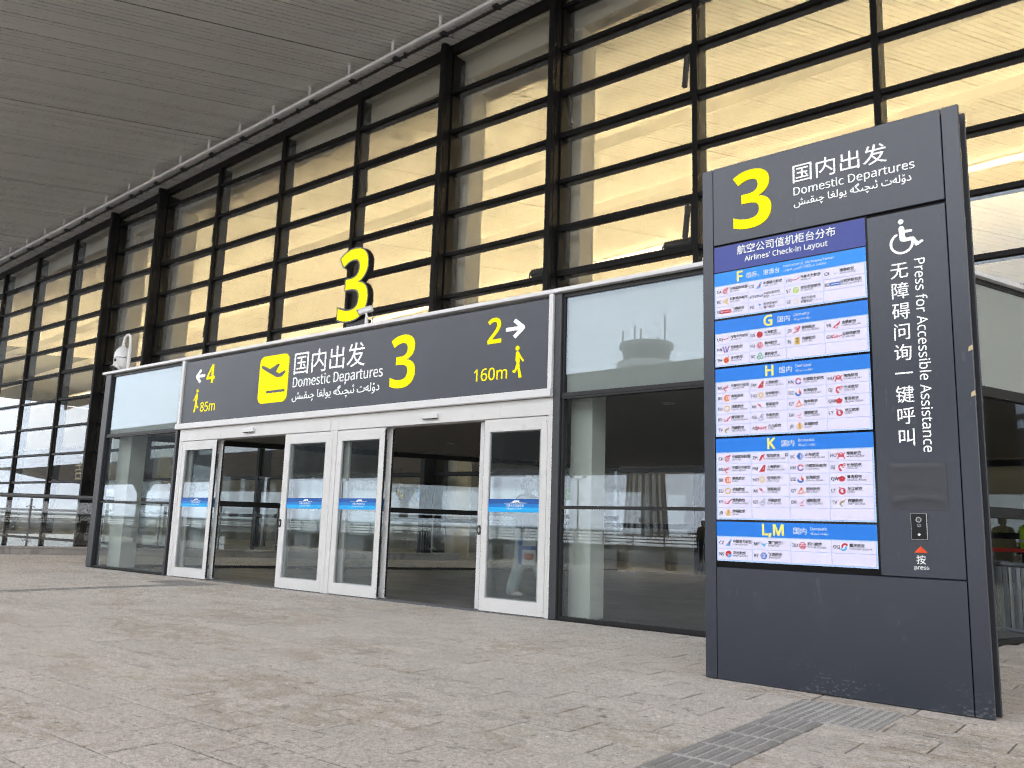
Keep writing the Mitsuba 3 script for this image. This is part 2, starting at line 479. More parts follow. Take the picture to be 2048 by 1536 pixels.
PA = math.radians(28)                    # run of the balustrade
BO, BE, BN = np.array([-24.52 - 10 * math.sin(PA), 9.24 - 10 * math.cos(PA), 0]), np.array([math.sin(PA), math.cos(PA), 0]), np.array([-math.cos(PA), math.sin(PA), 0])
BEND = BO + BE * ((YF - 0.5 - BO[1]) / math.cos(PA))
WELL = Polygon([(PLX0, BO[1] + 0.2), (BO[0] - 0.3, BO[1] + 0.2), (BEND[0] - 0.3, BEND[1] + 0.2), (BEND[0] - 0.3, YF), (PLX0, YF)])   # open light well before the facade
add('pavement', (lambda m: (m[0] + np.array([0, 0, -0.011]), m[1]))(flat(sbox(PLX0, PLY0, PLX1, PLY1).difference(WELL))), 'm_mortar', label='forecourt paved in running bond with grey granite slabs', kind='structure')
# tactile areas as (x0, x1, first row, last row)
TACT = [(-2.172, -1.852, -20, 9), (-2.212, -1.560, 10, 11), (-13.30, -12.98, -20, 16), (-14.10, -12.82, 17, 18)]


def slab(x0, x1, y0, y1):
    j, b = 0.0037, 0.005
    dz = rng.uniform(-0.0014, 0.0014, 4) + rng.uniform(-0.001, 0.001)
    X0, X1, Y0, Y1 = x0 + j, x1 - j, y0 + j, y1 - j
    v = np.array([[X0, Y0, -0.011], [X1, Y0, -0.011], [X1, Y1, -0.011], [X0, Y1, -0.011], [X0, Y0, -0.0035 + dz[0]], [X1, Y0, -0.0035 + dz[1]], [X1, Y1, -0.0035 + dz[2]], [X0, Y1, -0.0035 + dz[3]],
                  [X0 + b, Y0 + b, dz[0]], [X1 - b, Y0 + b, dz[1]], [X1 - b, Y1 - b, dz[2]], [X0 + b, Y1 - b, dz[3]]])
    f = [[8, 9, 10], [8, 10, 11]]
    for i in range(4):
        k = (i + 1) % 4
        f += [[i, k, 4 + k], [i, 4 + k, 4 + i], [4 + i, 4 + k, 8 + k], [4 + i, 8 + k, 8 + i]]
    return v, np.array(f)


def vest_left(y): return -18.5 + (y - YP) * math.tan(SKEW)


def vest_right(y): return -2.55 + (y - YP) * math.tan(math.radians(20))


near, far = [], []
for r in range(-23, 58):
    y0, y1 = ROW0 + r * ROWP, ROW0 + (r + 1) * ROWP
    y0c, y1c = max(y0, PLY0), min(y1, PLY1)
    if y1c - y0c < 0.03: continue
    cuts = [(a, b) for a, b, r0, r1 in TACT if r0 <= r <= r1]
    ym = 0.5 * (y0 + y1)
    if ym > YP - 0.02: cuts.append((vest_left(ym) - 0.02, vest_right(ym) + 0.02))
    x = SLABX + (r % 2) * SLABL * 0.5 - 96 * SLABL
    while x < PLX1:
        iv = [(max(x, PLX0), min(x + SLABL, PLX1))]
        for a, b in cuts:
            nx = []
            for p0, p1 in iv:
                if p0 < a: nx.append((p0, min(p1, a)))
                if p1 > b: nx.append((max(p0, b), p1))
            iv = [(p, q) for p, q in nx if q - p > 0.02]
        for p0, p1 in iv:
            if p1 - p0 < 0.02: continue
            if WELL.contains(Point(0.5 * (p0 + p1), ym)): continue
            s = slab(p0, p1, y0c, y1c)
            c = seen(0.5 * (p0 + p1), ym)
            hit = c is not None and abs(c[0]) < 1060 and abs(c[1]) < 800
            (near if hit else far).append(((p1 - p0) / (c[2] if c else 1e9), s))
        x += SLABL
near.sort(key=lambda q: -q[0])
for _, s in near[:284]:
    add('pavement__slab', s, 'm_paving')
add('pavement__far_slabs', join(*[s for _, s in near[284:]], *[s for _, s in far]), 'm_paving', label='field of granite slabs too small to tell apart', kind='stuff')


def guide_bars(x0, y0):
    out = []
    for i in range(5):
        cx = x0 + 0.030 + 0.065 * i
        prof = Polygon([(cx - 0.0205, y0 + 0.026), (cx + 0.0205, y0 + 0.026), (cx + 0.0205, y0 + ROWP - 0.026), (cx - 0.0205, y0 + ROWP - 0.026)]).buffer(0.006, quad_segs=2)
        top = prof.buffer(-0.009)
        a, b = np.array(prof.exterior.coords)[:-1], np.array(top.exterior.coords)[:-1]
        out.append(hull(np.vstack([np.c_[a, np.full(len(a), -0.001)], np.c_[b, np.full(len(b), 0.0058)]])))
    return join(*out)


dome = hull(np.array([[0.019 * math.cos(a), 0.019 * math.sin(a), -0.001] for a in np.arange(10) * math.pi / 5] + [[0.010 * math.cos(a), 0.010 * math.sin(a), 0.0058] for a in np.arange(10) * math.pi / 5]))
for n, (x0, x1, r0, r1) in enumerate(TACT):
    warn = n % 2 == 1
    for r in range(r0, r1 + 1):
        y0 = ROW0 + r * ROWP
        if y0 < -1.0: continue
        cols = int(round((x1 - x0) / 0.32))
        for c in range(cols):
            a = x0 + c * (x1 - x0) / cols; b = x0 + (c + 1) * (x1 - x0) / cols
            if warn:
                key = add('pavement__warning_tile', slab(a, b, y0, y0 + ROWP), 'm_tactile')
                studs = [move(dome, (a + (i + 0.5) * (b - a) / 6, y0 + (j + 0.5) * ROWP / 6, 0)) for i in range(6) for j in range(6)]
                add(key + '__studs', join(*studs), 'm_tactile_bar', kind='stuff')
            else:
                key = add('pavement__guide_tile', slab(a, b, y0, y0 + ROWP), 'm_tactile')
                add(key + '__bars', guide_bars(a, y0), 'm_tactile_bar', kind='stuff')
wc = list(WELL.exterior.coords)
wv = np.array([[x, y, z] for x, y in wc[:4] for z in (-6.0, -0.006)])
add('light_well', (wv, np.array([q for i in range(3) for q in ([2 * i, 2 * i + 1, 2 * i + 3], [2 * i, 2 * i + 3, 2 * i + 2])])), 'm_concrete', label='concrete retaining wall of the light well before the facade', kind='structure')
add('light_well__lower_wall', box(PLX0 - 30, -15.2, YF + 2.5, YF + 2.9, -6.0, -0.31), 'm_opposite')
add('light_well__floor', (lambda m: (m[0] + np.array([0, 0, -6.0]), m[1]))(flat(WELL)), 'm_concrete')
add('road', box(-220, 120, -36.5, -5.35, -0.4, -0.15), 'm_asphalt', label='asphalt drop-off road in front of the forecourt', kind='structure')
add('road__lane_line', join(*[box(x, x + 3, -15.1, -14.95, -0.149, -0.146) for x in range(-150, 60, 7)]), 'm_line')
add('kerb', box(-220, 120, -5.35, -5.2, -0.4, 0.0), 'm_kerb', label='granite kerb along the forecourt edge', kind='structure')
add('far_pavement', box(-220, 120, -38.2, -36.5, -0.4, 0.0), 'm_kerb', label='narrow pavement on the far side of the road', kind='structure')
add('open_ground', (np.array([[-3000, -3000, -8], [3000, -3000, -8], [3000, 3000, -8], [-3000, 3000, -8.0]]), np.array([[0, 1, 2], [0, 2, 3]])), 'm_hazy_ground', label='flat open ground around the terminal', kind='structure')
add('side_forecourt', join(box(PLX1, 120, -5.2, YF, -0.4, -0.002), box(-220, PLX0, -5.2, YF, -0.4, -0.002)), 'm_kerb', label='forecourt beyond the paved part in view', kind='structure')

# ------------------------------------------------------------------ terminal building: facade, canopy, hall
def sof(x): return 19.73 + 0.047 * x


def px(k): return -5.43 - 5.0 * k


info('terminal_building', 'tall glass terminal facade with black mullions, grey plank canopy and warm lit hall', 'building')
KS = list(range(-6, 17))
TZ = [18.42 + 1.561 * i for i in range(2, -16, -1)]          # transom heights, top down, into the light well
WIDE = (2, 3, 7, 8, 12, 13, -3, -2)
for k in KS:
    x = px(k); top = sof(x) - 0.02; bot = 0 if k < 3 else -5.95
    if k in WIDE:
        m = add('terminal_building__mullion', join(cbox(x - 0.10, x + 0.10, YF - 0.47, YF - 0.02, bot, top, 0.01), box(x - 0.115, x + 0.115, YF - 0.30, YF - 0.285, bot, top)), 'm_fin', label='deep black fin of the facade')
        add(m + '__inner_post', box(x - 0.16, x + 0.16, YF + 0.02, YF + 0.62, 0, top - 0.3), 'm_mullion_in')
    else:
        m = add('terminal_building__mullion', join(cbox(x - 0.083, x + 0.083, YF - 0.13, YF - 0.02, bot, top, 0.01)), 'm_fin')
        add(m + '__inner_post', box(x - 0.07, x + 0.07, YF + 0.02, YF + 0.50, 0, top - 0.3), 'm_mullion_in')
VENTS = {}
for k in (2, 4, 7, 9, -3):
    for z in (13.737, 9.054): VENTS[(k, round(z, 2))] = True
for k in KS[1:]:
    xl, xr = px(k), px(k - 1)
    gl, gr = xl + 0.05, xr - 0.05
    tl, tr = sof(xl) - 0.30, sof(xr) - 0.30
    zs = sorted(TZ)
    low = 0.06 if k < 3 else -5.9
    zs = [z for z in zs if z > low + 0.3]
    levels = [low] + [z for z in zs if z < min(tl, tr) - 0.25]
    cutaway = -11.6 > xl and xl > -90 or True
    for j, z in enumerate(levels):
        last = j == len(levels) - 1
        zt0, zt1 = (tl, tr) if last else (levels[j + 1], levels[j + 1])
        # one pane, each set a hair out of true
        a, b = rng.normal(0, 0.0011, 2)
        cx, cz = 0.5 * (gl + gr), 0.5 * (z + zt0)
        q = np.array([[gl, 0, z], [gr, 0, z], [gr, 0, zt1], [gl, 0, zt0]], float)
        q[:, 1] = YF + 0.0 + (q[:, 0] - cx) * a + (q[:, 2] - cz) * b
        add('terminal_building__pane', (q, np.array([[0, 1, 2], [0, 2, 3]])), 'g_facade')
        if j > 0:
            add('terminal_building__transom', join(cbox(xl + 0.083, xr - 0.083, YF - 0.085, YF - 0.015, z - 0.065, z + 0.065, 0.006), box(xl + 0.075, xr - 0.075, YF + 0.02, YF + 0.36, z - 0.05, z + 0.06)), 'm_fin')
        if any(kk == k and abs(zz - z) < 0.3 for kk, zz in VENTS) and not last:
            fr = 0.085
            fz = join(box(gl + 0.04, gr - 0.04, YF - 0.06, YF - 0.012, z + 0.05, z + 0.05 + fr), box(gl + 0.04, gr - 0.04, YF - 0.06, YF - 0.012, zt0 - 0.05 - fr, zt0 - 0.05),
                      box(gl + 0.04, gl + 0.04 + fr, YF - 0.06, YF - 0.012, z + 0.05 + fr, zt0 - 0.05 - fr), box(gr - 0.04 - fr, gr - 0.04, YF - 0.06, YF - 0.012, z + 0.05 + fr, zt0 - 0.05 - fr))
            v = add('terminal_building__vent_window', fz, 'm_fin', label='opening vent frame with two black actuators')
            for s, xx in ((1, gl + 0.30), (-1, gr - 0.30)):
                ac = join(cbox(-0.065, 0.065, 0.06, 0.20, -0.95, 0.0, 0.01), box(-0.03, 0.03, 0.1, 0.16, 0.0, 0.09))
                vv = ac[0].copy(); vv[:, 0] += -s * vv[:, 2] * 0.10
                add(v + '__actuator', (vv + np.array([xx, YF, zt0 - 0.19]), ac[1]), 'm_rubber')
    # sloped head frame under the canopy
    v, f = box(xl, xr, YF - 0.12, YF + 0.10, 0, 0.34)
    v = v.copy(); v[:, 2] += sof(v[:, 0]) - 0.34
    add('terminal_building__head_frame', (v, f), 'm_fin')
    # deep bulkhead just inside the glass
    v, f = box(xl, xr, YF + 0.75, YF + 1.25, 0, 1.0)
    v = v.copy(); v[:, 2] += sof(v[:, 0]) - 1.02
    add('terminal_building__bulkhead', (v, f), 'm_bulkhead')
    if k - 0 in (3, 8, 13, -2):
        v, f = box(xl + 0.3, xr - 0.3, YF + 1.252, YF + 1.9, 0, 0.5)
        v = v.copy(); v[:, 2] += sof(v[:, 0]) - 1.48
        add('terminal_building__bulkhead', (v, f), 'm_bulkhead', label='lower beam between two inner columns')
for k in WIDE:
    x = px(k)
    add('terminal_building__inner_column', join(cbox(x - 0.42, x + 0.42, YF + 0.78, YF + 1.62, 0, sof(x) - 1.0, 0.03), box(x + 0.42, x + 0.435, YF + 1.50, YF + 1.56, 0, sof(x) - 1.0)), 'm_column_in', label='pale clad column behind the glass')

PITCHU = 1.1


def plank_strip(u0, n, ya, yb, drop=0.0, seam=False, gap=0.017, depth=0.030, jit=0.0030, w=0.22):
    """n planks side by side from u0, running in the skewed direction between y=ya and y=yb, on the canopy's sloping plane."""
    us, dz = [], []
    if seam:
        us += [u0 - 0.03, u0 + 0.035]; dz += [0.07, 0.07]
    for i in range(n):
        a = u0 + i * w
        d0, d1 = rng.normal(0, jit, 2)
        s = a + (0.036 if seam and i == 0 else 0.0)
        gp = gap if i < n - 1 else gap * 1.9
        us += [s + 0.0005, a + w - gp, a + w - gp + 0.001, a + w]
        dz += [d0, d1, depth, depth]
    us, dz = np.array(us), np.array(dz)
    V = []
    for yy in (ya, yb):
        s = (yy + us * math.sin(SKEW)) / math.cos(SKEW)
        x = us * math.cos(SKEW) + s * math.sin(SKEW)
        V.append(np.c_[x, np.full(len(us), yy), sof(x) + dz - drop])
    n2 = len(us); v = np.vstack(V)
    f, g = [], []
    for i in range(n2 - 1):
        (g if max(dz[i], dz[i + 1]) > 0.02 else f).extend([[i, n2 + i, i + 1], [i + 1, n2 + i, n2 + i + 1]])
    return (v, np.array(f)), (v, np.array(g))


YC = -5.2
joints = []
for i in range(-72, 32):
    u0 = -29.75 + PITCHU * (i + 20)
    seam = (i + 20) % 8 == 0
    pl_, gp_ = plank_strip(u0, 5, YC, YF + 0.05, seam=seam)
    add('terminal_building__soffit_panel', pl_, 'm_soffit')
    joints.append(gp_)
add('terminal_building__soffit_joints', join(*joints), 'm_soffit_gap', kind='stuff')
zones = [(YF + 0.10, 30.6, 0.0), (30.6, 35.6, 0.55), (35.6, 41.8, 1.05), (41.8, 62.0, 1.55)]
joints = []
for zi, (ya, yb, dp) in enumerate(zones):
    for i in range(-36, 18):
        u0 = -29.75 + 2.2 * (i + 10)
        pl_, gp_ = plank_strip(u0, 10 if zi < 3 else 5, ya, yb, dp, seam=(i + 10) % 4 == 0, gap=0.016, depth=0.030, jit=0.0010, w=0.22 if zi < 3 else 0.44)
        add('terminal_building__ceiling_panel', pl_, 'm_ceiling')
        joints.append(gp_)
add('terminal_building__ceiling_joints', join(*joints), 'm_ceiling_gap', kind='stuff')
for zi in range(3):
    y, d0, d1 = zones[zi][1], zones[zi][2], zones[zi + 1][2]
    xs = np.arange(-110, 50.1, 10.0)
    v = np.array([[x, y, sof(x) - d1 - 0.003] for x in xs] + [[x, y, sof(x) - d0 + 0.06] for x in xs]); n = len(xs)
    f = []
    for i in range(n - 1): f += [[i, i + 1, n + i], [i + 1, n + i + 1, n + i]]
    add('terminal_building__ceiling_step', (v, np.array(f)), 'm_ceiling')


def sloped_box(x0, x1, y0, y1, d0, d1):
    v, f = box(x0, x1, y0, y1, 0, 1); v = v.copy()
    v[:, 2] = sof(v[:, 0]) + np.where(v[:, 2] > 0.5, d1, d0)
    return v, f


add('terminal_building__roof', sloped_box(-112, 50, YC - 0.3, 63, 0.25, 1.6), 'm_pole')
add('terminal_building__canopy_edge', sloped_box(-112, 50, YC - 0.25, YC, -0.35, 0.245), 'm_pole')
add('terminal_building__end_wall', join(box(-112, -111.6, YF, 63, 0, 14.6), box(49.6, 50, YF, 63, 0, 22)), 'm_bulkhead')
add('terminal_building__back_wall', box(-112, 50, 62.05, 62.5, 0, 22), 'm_beige')
add('hall_floor', box(-112, 50, YF + 0.08, 62, -0.3, 0.004), 'm_hall_floor', label='pale polished floor inside the terminal hall', kind='structure')
# the light line in the third ceiling step
v = np.array([[x, 41.78, sof(x) - 1.05 - dz] for x in (-110, 50) for dz in (0.40, 0.12)])
scene['terminal_building__cove_light'] = mikit.ply((v, np.array([[0, 2, 3], [0, 3, 1]])), 'm_ceiling', emitter={'type': 'area', 'radiance': rgb(*(COVE * WARM * np.array([1, 1.02, 1.15])))})
# service islands in the hall: wood fascia, light line below, added unseen uplights behind shielding lips on top
for n, (yi, zt) in enumerate(((26.5, 4.6), (33.0, 4.9), (43.0, 5.4))):
    key = add('service_island' if n == 0 else f'service_island_{n:03d}', box(-100, 44, yi, yi + 3.0, 3.35, zt), 'm_wood',
              label=('long dark brown bulkhead nearest the facade inside the hall', 'second dark brown bulkhead deeper in the hall', 'rearmost dark brown bulkhead in the hall')[n], cat='bulkhead')
    w, lip, L0 = ((0.27, 1.02, 4.0 * ADDED_LAMP), (0.60, 0.80, 0.55 * ADDED_LAMP), (0.60, 0.80, 0.50 * ADDED_LAMP))[n]
    scene[key + '__added_uplight'] = mikit.ply((np.array([[-100, yi + 0.12, zt + 0.05], [44, yi + 0.12, zt + 0.05], [44, yi + 0.12 + w, zt + 0.05], [-100, yi + 0.12 + w, zt + 0.05]]), np.array([[0, 1, 2], [0, 2, 3]])), 'm_ceiling',
                                         emitter={'type': 'area', 'radiance': rgb(*(L0 * WARM))})
    add(key + '__trough', join(box(-100, 44, yi, yi + 0.06, zt + 0.002, zt + lip + 0.002), box(-100, 44, yi + 2.94, yi + 3.0, zt + 0.002, zt + 0.35)), 'm_wood')  # front lip shaped to keep the added light off the canopy soffit
    add(key + '__wall', box(-100, 44, yi + 0.7, yi + 2.4, 0.006, 3.33), 'm_beige')
    if n == 0:
        scene[key + '__light_line'] = mikit.ply((np.array([[-100, yi + 0.15, 3.33], [44, yi + 0.15, 3.33], [44, yi + 0.30, 3.33], [-100, yi + 0.30, 3.33]]), np.array([[0, 2, 1], [0, 3, 2]])), 'm_ceiling',
                                                emitter={'type': 'area', 'radiance': rgb(*(0.42 * WARM * np.array([1, 1.05, 1.3])))})

# suspended white rail with its spotlights and the dark pipe beside it
info('suspended_rail', 'white rail hung under the canopy along the facade on short brackets', 'rail')
YR = 19.35
xs = np.linspace(-110, 40, 2)


def sloped_beam(x0, x1, y0, y1, d0, d1, n=2):
    v, f = box(x0, x1, y0, y1, 0, 1); v = v.copy()
    v[:, 2] = sof(v[:, 0]) - np.where(v[:, 2] > 0.5, d0, d1)
    return v, f


for i in range(30):
    x0 = -110 + 5 * i
    add('suspended_rail__rail', sloped_beam(x0 + 0.003, x0 + 4.997, YR - 0.06, YR + 0.06, 0.455, 0.575), 'm_rail_white')
for i in range(-36, 26):
    x = -24.26 + 2.42 * i
    if x < -108: continue
    z = sof(x)
    b = add('suspended_rail__bracket', join(box(x - 0.035, x + 0.035, YR - 0.03, YR + 0.03, z - 0.46, z - 0.012), box(x - 0.13, x + 0.13, YR - 0.07, YR + 0.07, z - 0.020, z - 0.008)), 'm_rail_white')
    add('suspended_rail__junction_box', join(cbox(x - 0.09, x + 0.09, YR + 0.06, YR + 0.30, z - 0.66, z - 0.53, 0.01), cbox(x - 0.05, x + 0.05, YR + 0.30, YR + 0.42, z - 0.62, z - 0.57, 0.01)), 'm_rubber')
    if i % 2 == 0:
        add('suspended_rail__spot_head', move(rotz(lathe([[0, 0], [0.055, 0.0], [0.062, 0.05], [0.045, 0.12], [0, 0.13]], 14), 0.4), (x + 0.16, YR + 0.48, z - 0.66)), 'm_steel', smooth=40)
add('service_pipe', tube([[x, 20.15, sof(x) - 0.13] for x in np.arange(-110, 41, 10)], 0.055, 8), 'm_rubber', smooth=True, label='thin black pipe under the canopy between white rail and facade', cat='pipe')
for i in range(20):
    x = -100 + 6.5 * i
    add('service_pipe__clamp', box(x - 0.03, x + 0.03, 20.08, 20.22, sof(x) - 0.20, sof(x) - 0.006), 'm_rubber')

# flood lights on the transom, pointing up
for n, x in enumerate((-11.25, -16.25)):
    key = add('flood_light', join(cbox(-0.52, 0.52, -0.05, 0.22, -0.10, 0.14, 0.03), *[box(-0.48 + 0.1 * i, -0.46 + 0.1 * i, -0.075, -0.05, -0.08, 0.12) for i in range(10)]), 'm_rubber',
              label=('black flood light on a facade transom just left of the totem', 'black flood light on a facade transom beside the wide black fin')[n], cat='flood light', to_world=T().translate([x, YF + 0.50, 9.50]).rotate([1, 0, 0], -35))
    add(key + '__yoke', join(tube([[x - 0.56, YF + 0.5, 9.16], [x - 0.56, YF + 0.5, 9.5]], 0.02, 6), tube([[x + 0.56, YF + 0.5, 9.16], [x + 0.56, YF + 0.5, 9.5]], 0.02, 6), box(x - 0.58, x + 0.58, YF + 0.46, YF + 0.54, 9.10, 9.14),
                             tube([[x - 0.35, YF + 0.5, 9.42], [x - 0.42, YF + 0.46, 9.25], [x - 0.62, YF + 0.42, 9.18], [x - 0.9, YF + 0.4, 9.12]], 0.012, 6)), 'm_rubber')
    c, s = math.cos(math.radians(-35)), math.sin(math.radians(-35))
    q = np.array([[-0.45, -0.02, 0.146], [0.45, -0.02, 0.146], [0.45, 0.19, 0.146], [-0.45, 0.19, 0.146]])
    q = np.c_[q[:, 0] + x, YF + 0.50 + q[:, 1] * c - q[:, 2] * s, 9.50 + q[:, 1] * s + q[:, 2] * c]
    scene[key + '__lamp'] = mikit.ply((q, np.array([[0, 1, 2], [0, 2, 3]])), 'm_ceiling', emitter={'type': 'area', 'radiance': rgb(*(2.6 * WARM * np.array([1, 1.1, 1.4])))})

# ------------------------------------------------------------------ entrance portal
EP = 'entrance_portal'
info(EP, 'low entrance porch with two pairs of white sliding doors and grey side panels', 'entrance')
LX, RX = -18.52, -2.55


def edge_strip(x0, x1): return cbox(x0, x1, YP - 0.06, YP + 0.24, 4.137, 4.19, 0.004)


for a, b in ((-18.62, -15.34), (-15.335, -12.86), (-12.855, -9.62), (-9.615, -6.36), (-6.355, -4.20), (-4.195, RX + 0.03)):
    add(EP + '__roof_trim', edge_strip(a, b), 'm_trim')
ang_l, ang_r = SKEW, math.radians(20)
lend, rend = vest_left(YF), vest_right(YF)
add(EP + '__roof', (lambda P: prism(P, 0.30))(Polygon([(LX - 0.05, YP + 0.242), (RX + 0.0, YP + 0.242), (rend - 0.2, YF - 0.5), (lend, YF - 0.5)])), 'm_trim')
scene[EP + '__roof'] = {**scene[EP + '__roof'], 'to_world': T().translate([0, 0, 3.86])}
for a, b, m in ((-18.52, -18.292, 'm_dark'), (-15.405, -15.34, 'm_dark'), (-6.333, -6.224, 'm_dark')):
    add(EP + '__post', cbox(a, b, YP - 0.015, YP + 0.16, 0.0, 4.135, 0.004), m)
add(EP + '__post', cbox(RX - 0.09, RX + 0.03, YP - 0.015, YP + 0.16, 0.0, 4.135, 0.004), 'm_dark')


def glazed_bay(x0, x1):
    """Black-framed side bay: grey panel behind glass above, clear glass with a bar below."""
    y = YP
    fr = join(box(x0, x1, y + 0.02, y + 0.12, 4.075, 4.134), box(x0, x1, y + 0.012, y + 0.12, 2.735, 2.812), box(x0, x1, y + 0.002, y + 0.12, 2.760, 2.775), box(x0, x1, y + 0.02, y + 0.12, 0.0, 0.045),
              box(x0, x0 + 0.035, y + 0.02, y + 0.12, 0.047, 2.733), box(x1 - 0.035, x1, y + 0.02, y + 0.12, 0.047, 2.733), box(x0, x0 + 0.03, y + 0.02, y + 0.12, 2.814, 4.073), box(x1 - 0.03, x1, y + 0.02, y + 0.12, 2.814, 4.073),
              box(x0 + 0.037, x1 - 0.037, y + 0.015, y + 0.11, 1.347, 1.384))
    k = add(EP + '__side_frame', fr, 'm_black')
    X0, X1 = x0 + 0.036, x1 - 0.036
    t = rng.normal(0, 0.0015, 3)

    def sheet(z0, z1, yy, tilt): return np.array([[X0, yy + tilt * (z0 - z1) * 0.5, z0], [X1, yy + tilt * (z0 - z1) * 0.5, z0], [X1, yy + tilt * (z1 - z0) * 0.5, z1], [X0, yy + tilt * (z1 - z0) * 0.5, z1]]), np.array([[0, 1, 2], [0, 2, 3]])
    add(EP + '__upper_pane', sheet(2.814, 4.073, y + 0.045, t[0]), 'g_spandrel')
    add(EP + '__grey_panel', box(X0 + 0.001, X1 - 0.001, y + 0.085, y + 0.115, 2.816, 4.071), 'm_spandrel')
    add(EP + '__lower_pane', sheet(1.386, 2.733, y + 0.05, t[1]), 'g_clear')
    add(EP + '__lower_pane', sheet(0.047, 1.345, y + 0.05, t[2]), 'g_clear')


glazed_bay(-18.29, -15.408)
glazed_bay(-6.222, RX - 0.092)


def side_wall(x0, y0, ang, length, n, name):
    ex, ey = np.array([math.sin(ang), math.cos(ang), 0]), np.array([math.cos(ang), -math.sin(ang), 0])
    put = lambda m: frame_map(m, (x0, y0, 0), ex, ey, (0, 0, 1))
    add(EP + '__side_rail', put(box(0.1, length, -0.05, 0.05, 0.0, 0.05)), 'm_black')
    add(EP + '__side_rail', put(box(0.1, length, -0.06, 0.06, 1.37, 1.49)), 'm_black')
    add(EP + '__side_rail', put(box(0.1, length, -0.05, 0.05, 2.745, 2.86)), 'm_black')
    add(EP + '__side_trim', put(box(0.0, length, -0.12, 0.12, 4.137, 4.19)), 'm_trim')
    add(EP + '__side_rail', put(box(0.1, length, -0.05, 0.05, 4.075, 4.135)), 'm_black')
    step = length / n
    for i in range(n):
        a, b = 0.1 + i * step, (i + 1) * step + 0.09
        add(EP + '__side_panel', put(box(a, b, -0.03, 0.03, 2.862, 4.073)), 'm_spandrel')
        for z0, z1 in ((0.052, 1.368), (1.492, 2.743)):
            v = np.array([[a, 0.0, z0], [b, 0.0, z0], [b, 0.0, z1], [a, 0.0, z1]])
            add(EP + '__side_pane', put((v, np.array([[0, 1, 2], [0, 2, 3]]))), 'g_clear')


side_wall(LX + 0.06, YP + 0.16, ang_l, (YF - YP - 0.8) / math.cos(ang_l), 4, 'left')
side_wall(RX + 0.01, YP + 0.16, ang_r, (YF - YP - 0.8) / math.cos(ang_r), 4, 'right')
add(EP + '__inner_ceiling', (lambda m: (m[0] + np.array([0, 0, 2.865]), m[1]))(prism(Polygon([(LX + 0.3, YP + 0.20), (RX - 0.05, YP + 0.20), (rend - 0.4, YF - 0.6), (lend + 0.2, YF - 0.6)]), 0.03)), 'm_vest_ceiling')
for i, (x, y) in enumerate(((-5.6, 10.4), (-5.1, 13.5), (-9.4, 10.4), (-9.0, 13.5), (-13.4, 10.4), (-12.6, 13.5), (-16.4, 10.6))):
    add(EP + '__downlight', move(lathe([[0.05, 0.004], [0.075, -0.006], [0.09, 0.0], [0.09, 0.006]], 20), (x, y, 2.860)), 'm_trim', smooth=30)
add('porch_floor', (lambda m: (m[0] + np.array([0, 0, -0.08]), m[1]))(prism(Polygon([(LX + 0.05, YP + 0.20), (RX, YP + 0.20), (rend, YF + 0.07), (lend, YF + 0.07)]), 0.078)), 'm_shaded_floor', label='stone floor inside the entrance porch with the shade put into its darker colour', kind='structure')
add('porch_threshold', join(box(-15.26, -6.335, YP - 0.06, YP + 0.198, -0.02, 0.003), *[box(-15.26, -6.335, YP - 0.04 + 0.03 * i, YP - 0.03 + 0.03 * i, 0.0, 0.006) for i in range(7)]), 'm_steel_grey', label='ribbed metal threshold under the sliding doors', kind='structure')
for n, (x0, x1, y0, y1) in enumerate(((-6.16, -5.93, 8.98, 9.20), (-18.24, -17.80, 9.03, 9.28))):
    add(EP + '__inner_column', join(cbox(x0 - 0.10, x1, y0, y1 + 0.1, 0.004, 2.86, 0.006), box(x0, x1 - 0.06, y0 - 0.03, y0 - 0.001, 2.70, 2.76)), 'm_column')

# door frame, leaves
DX0, DX1 = -15.26, -6.335
add(EP + '__door_header', join(cbox(DX0, -10.745, YP, YP + 0.20, 2.540, 2.762, 0.003), cbox(-10.741, -10.561, YP + 0.002, YP + 0.20, 2.540, 2.762, 0.003), cbox(-10.557, DX1, YP, YP + 0.20, 2.540, 2.762, 0.003)), 'm_white')
add(EP + '__door_jamb', join(cbox(DX0, -15.20, YP, YP + 0.20, 0.0, 2.538, 0.003), cbox(-15.197, -15.140, YP + 0.004, YP + 0.20, 0.0, 2.538, 0.003)), 'm_white')
add(EP + '__door_jamb', join(cbox(-10.735, -10.675, YP, YP + 0.20, 0.0, 2.538, 0.003), cbox(-10.672, -10.632, YP + 0.006, YP + 0.20, 0.0, 2.538, 0.003), cbox(-10.629, -10.566, YP, YP + 0.20, 0.0, 2.538, 0.003)), 'm_white')
add(EP + '__door_jamb', join(cbox(-6.416, -6.376, YP + 0.004, YP + 0.20, 0.0, 2.538, 0.003), cbox(-6.373, DX1, YP, YP + 0.20, 0.0, 2.538, 0.003)), 'm_white')
add(EP + '__sign_tray', join(cbox(-15.354, -10.80, YP - 0.075, YP + 0.16, 2.772, 2.874, 0.004), cbox(-10.795, -6.336, YP - 0.075, YP + 0.16, 2.772, 2.874, 0.004)), 'm_trim')
add(EP + '__sign_side', cbox(-15.336, -15.262, YP - 0.05, YP + 0.14, 2.876, 4.134, 0.004), 'm_trim')
add(EP + '__sign_side', cbox(-6.405, -6.338, YP - 0.05, YP + 0.14, 2.876, 4.134, 0.004), 'm_trim')
logo = union_all([LineString([(0.0, 0.30), (0.30, 0.33), (0.42, 0.40), (0.56, 0.92)]).buffer(0.035), LineString([(0.50, 0.40), (0.66, 0.98), (0.70, 0.60)]).buffer(0.05), LineString([(0.62, 0.45), (0.78, 0.95), (0.80, 0.50), (0.90, 0.40), (1.2, 0.36)]).buffer(0.04), LineString([(0.0, 0.28), (0.5, 0.31), (1.2, 0.34)]).buffer(0.02)])


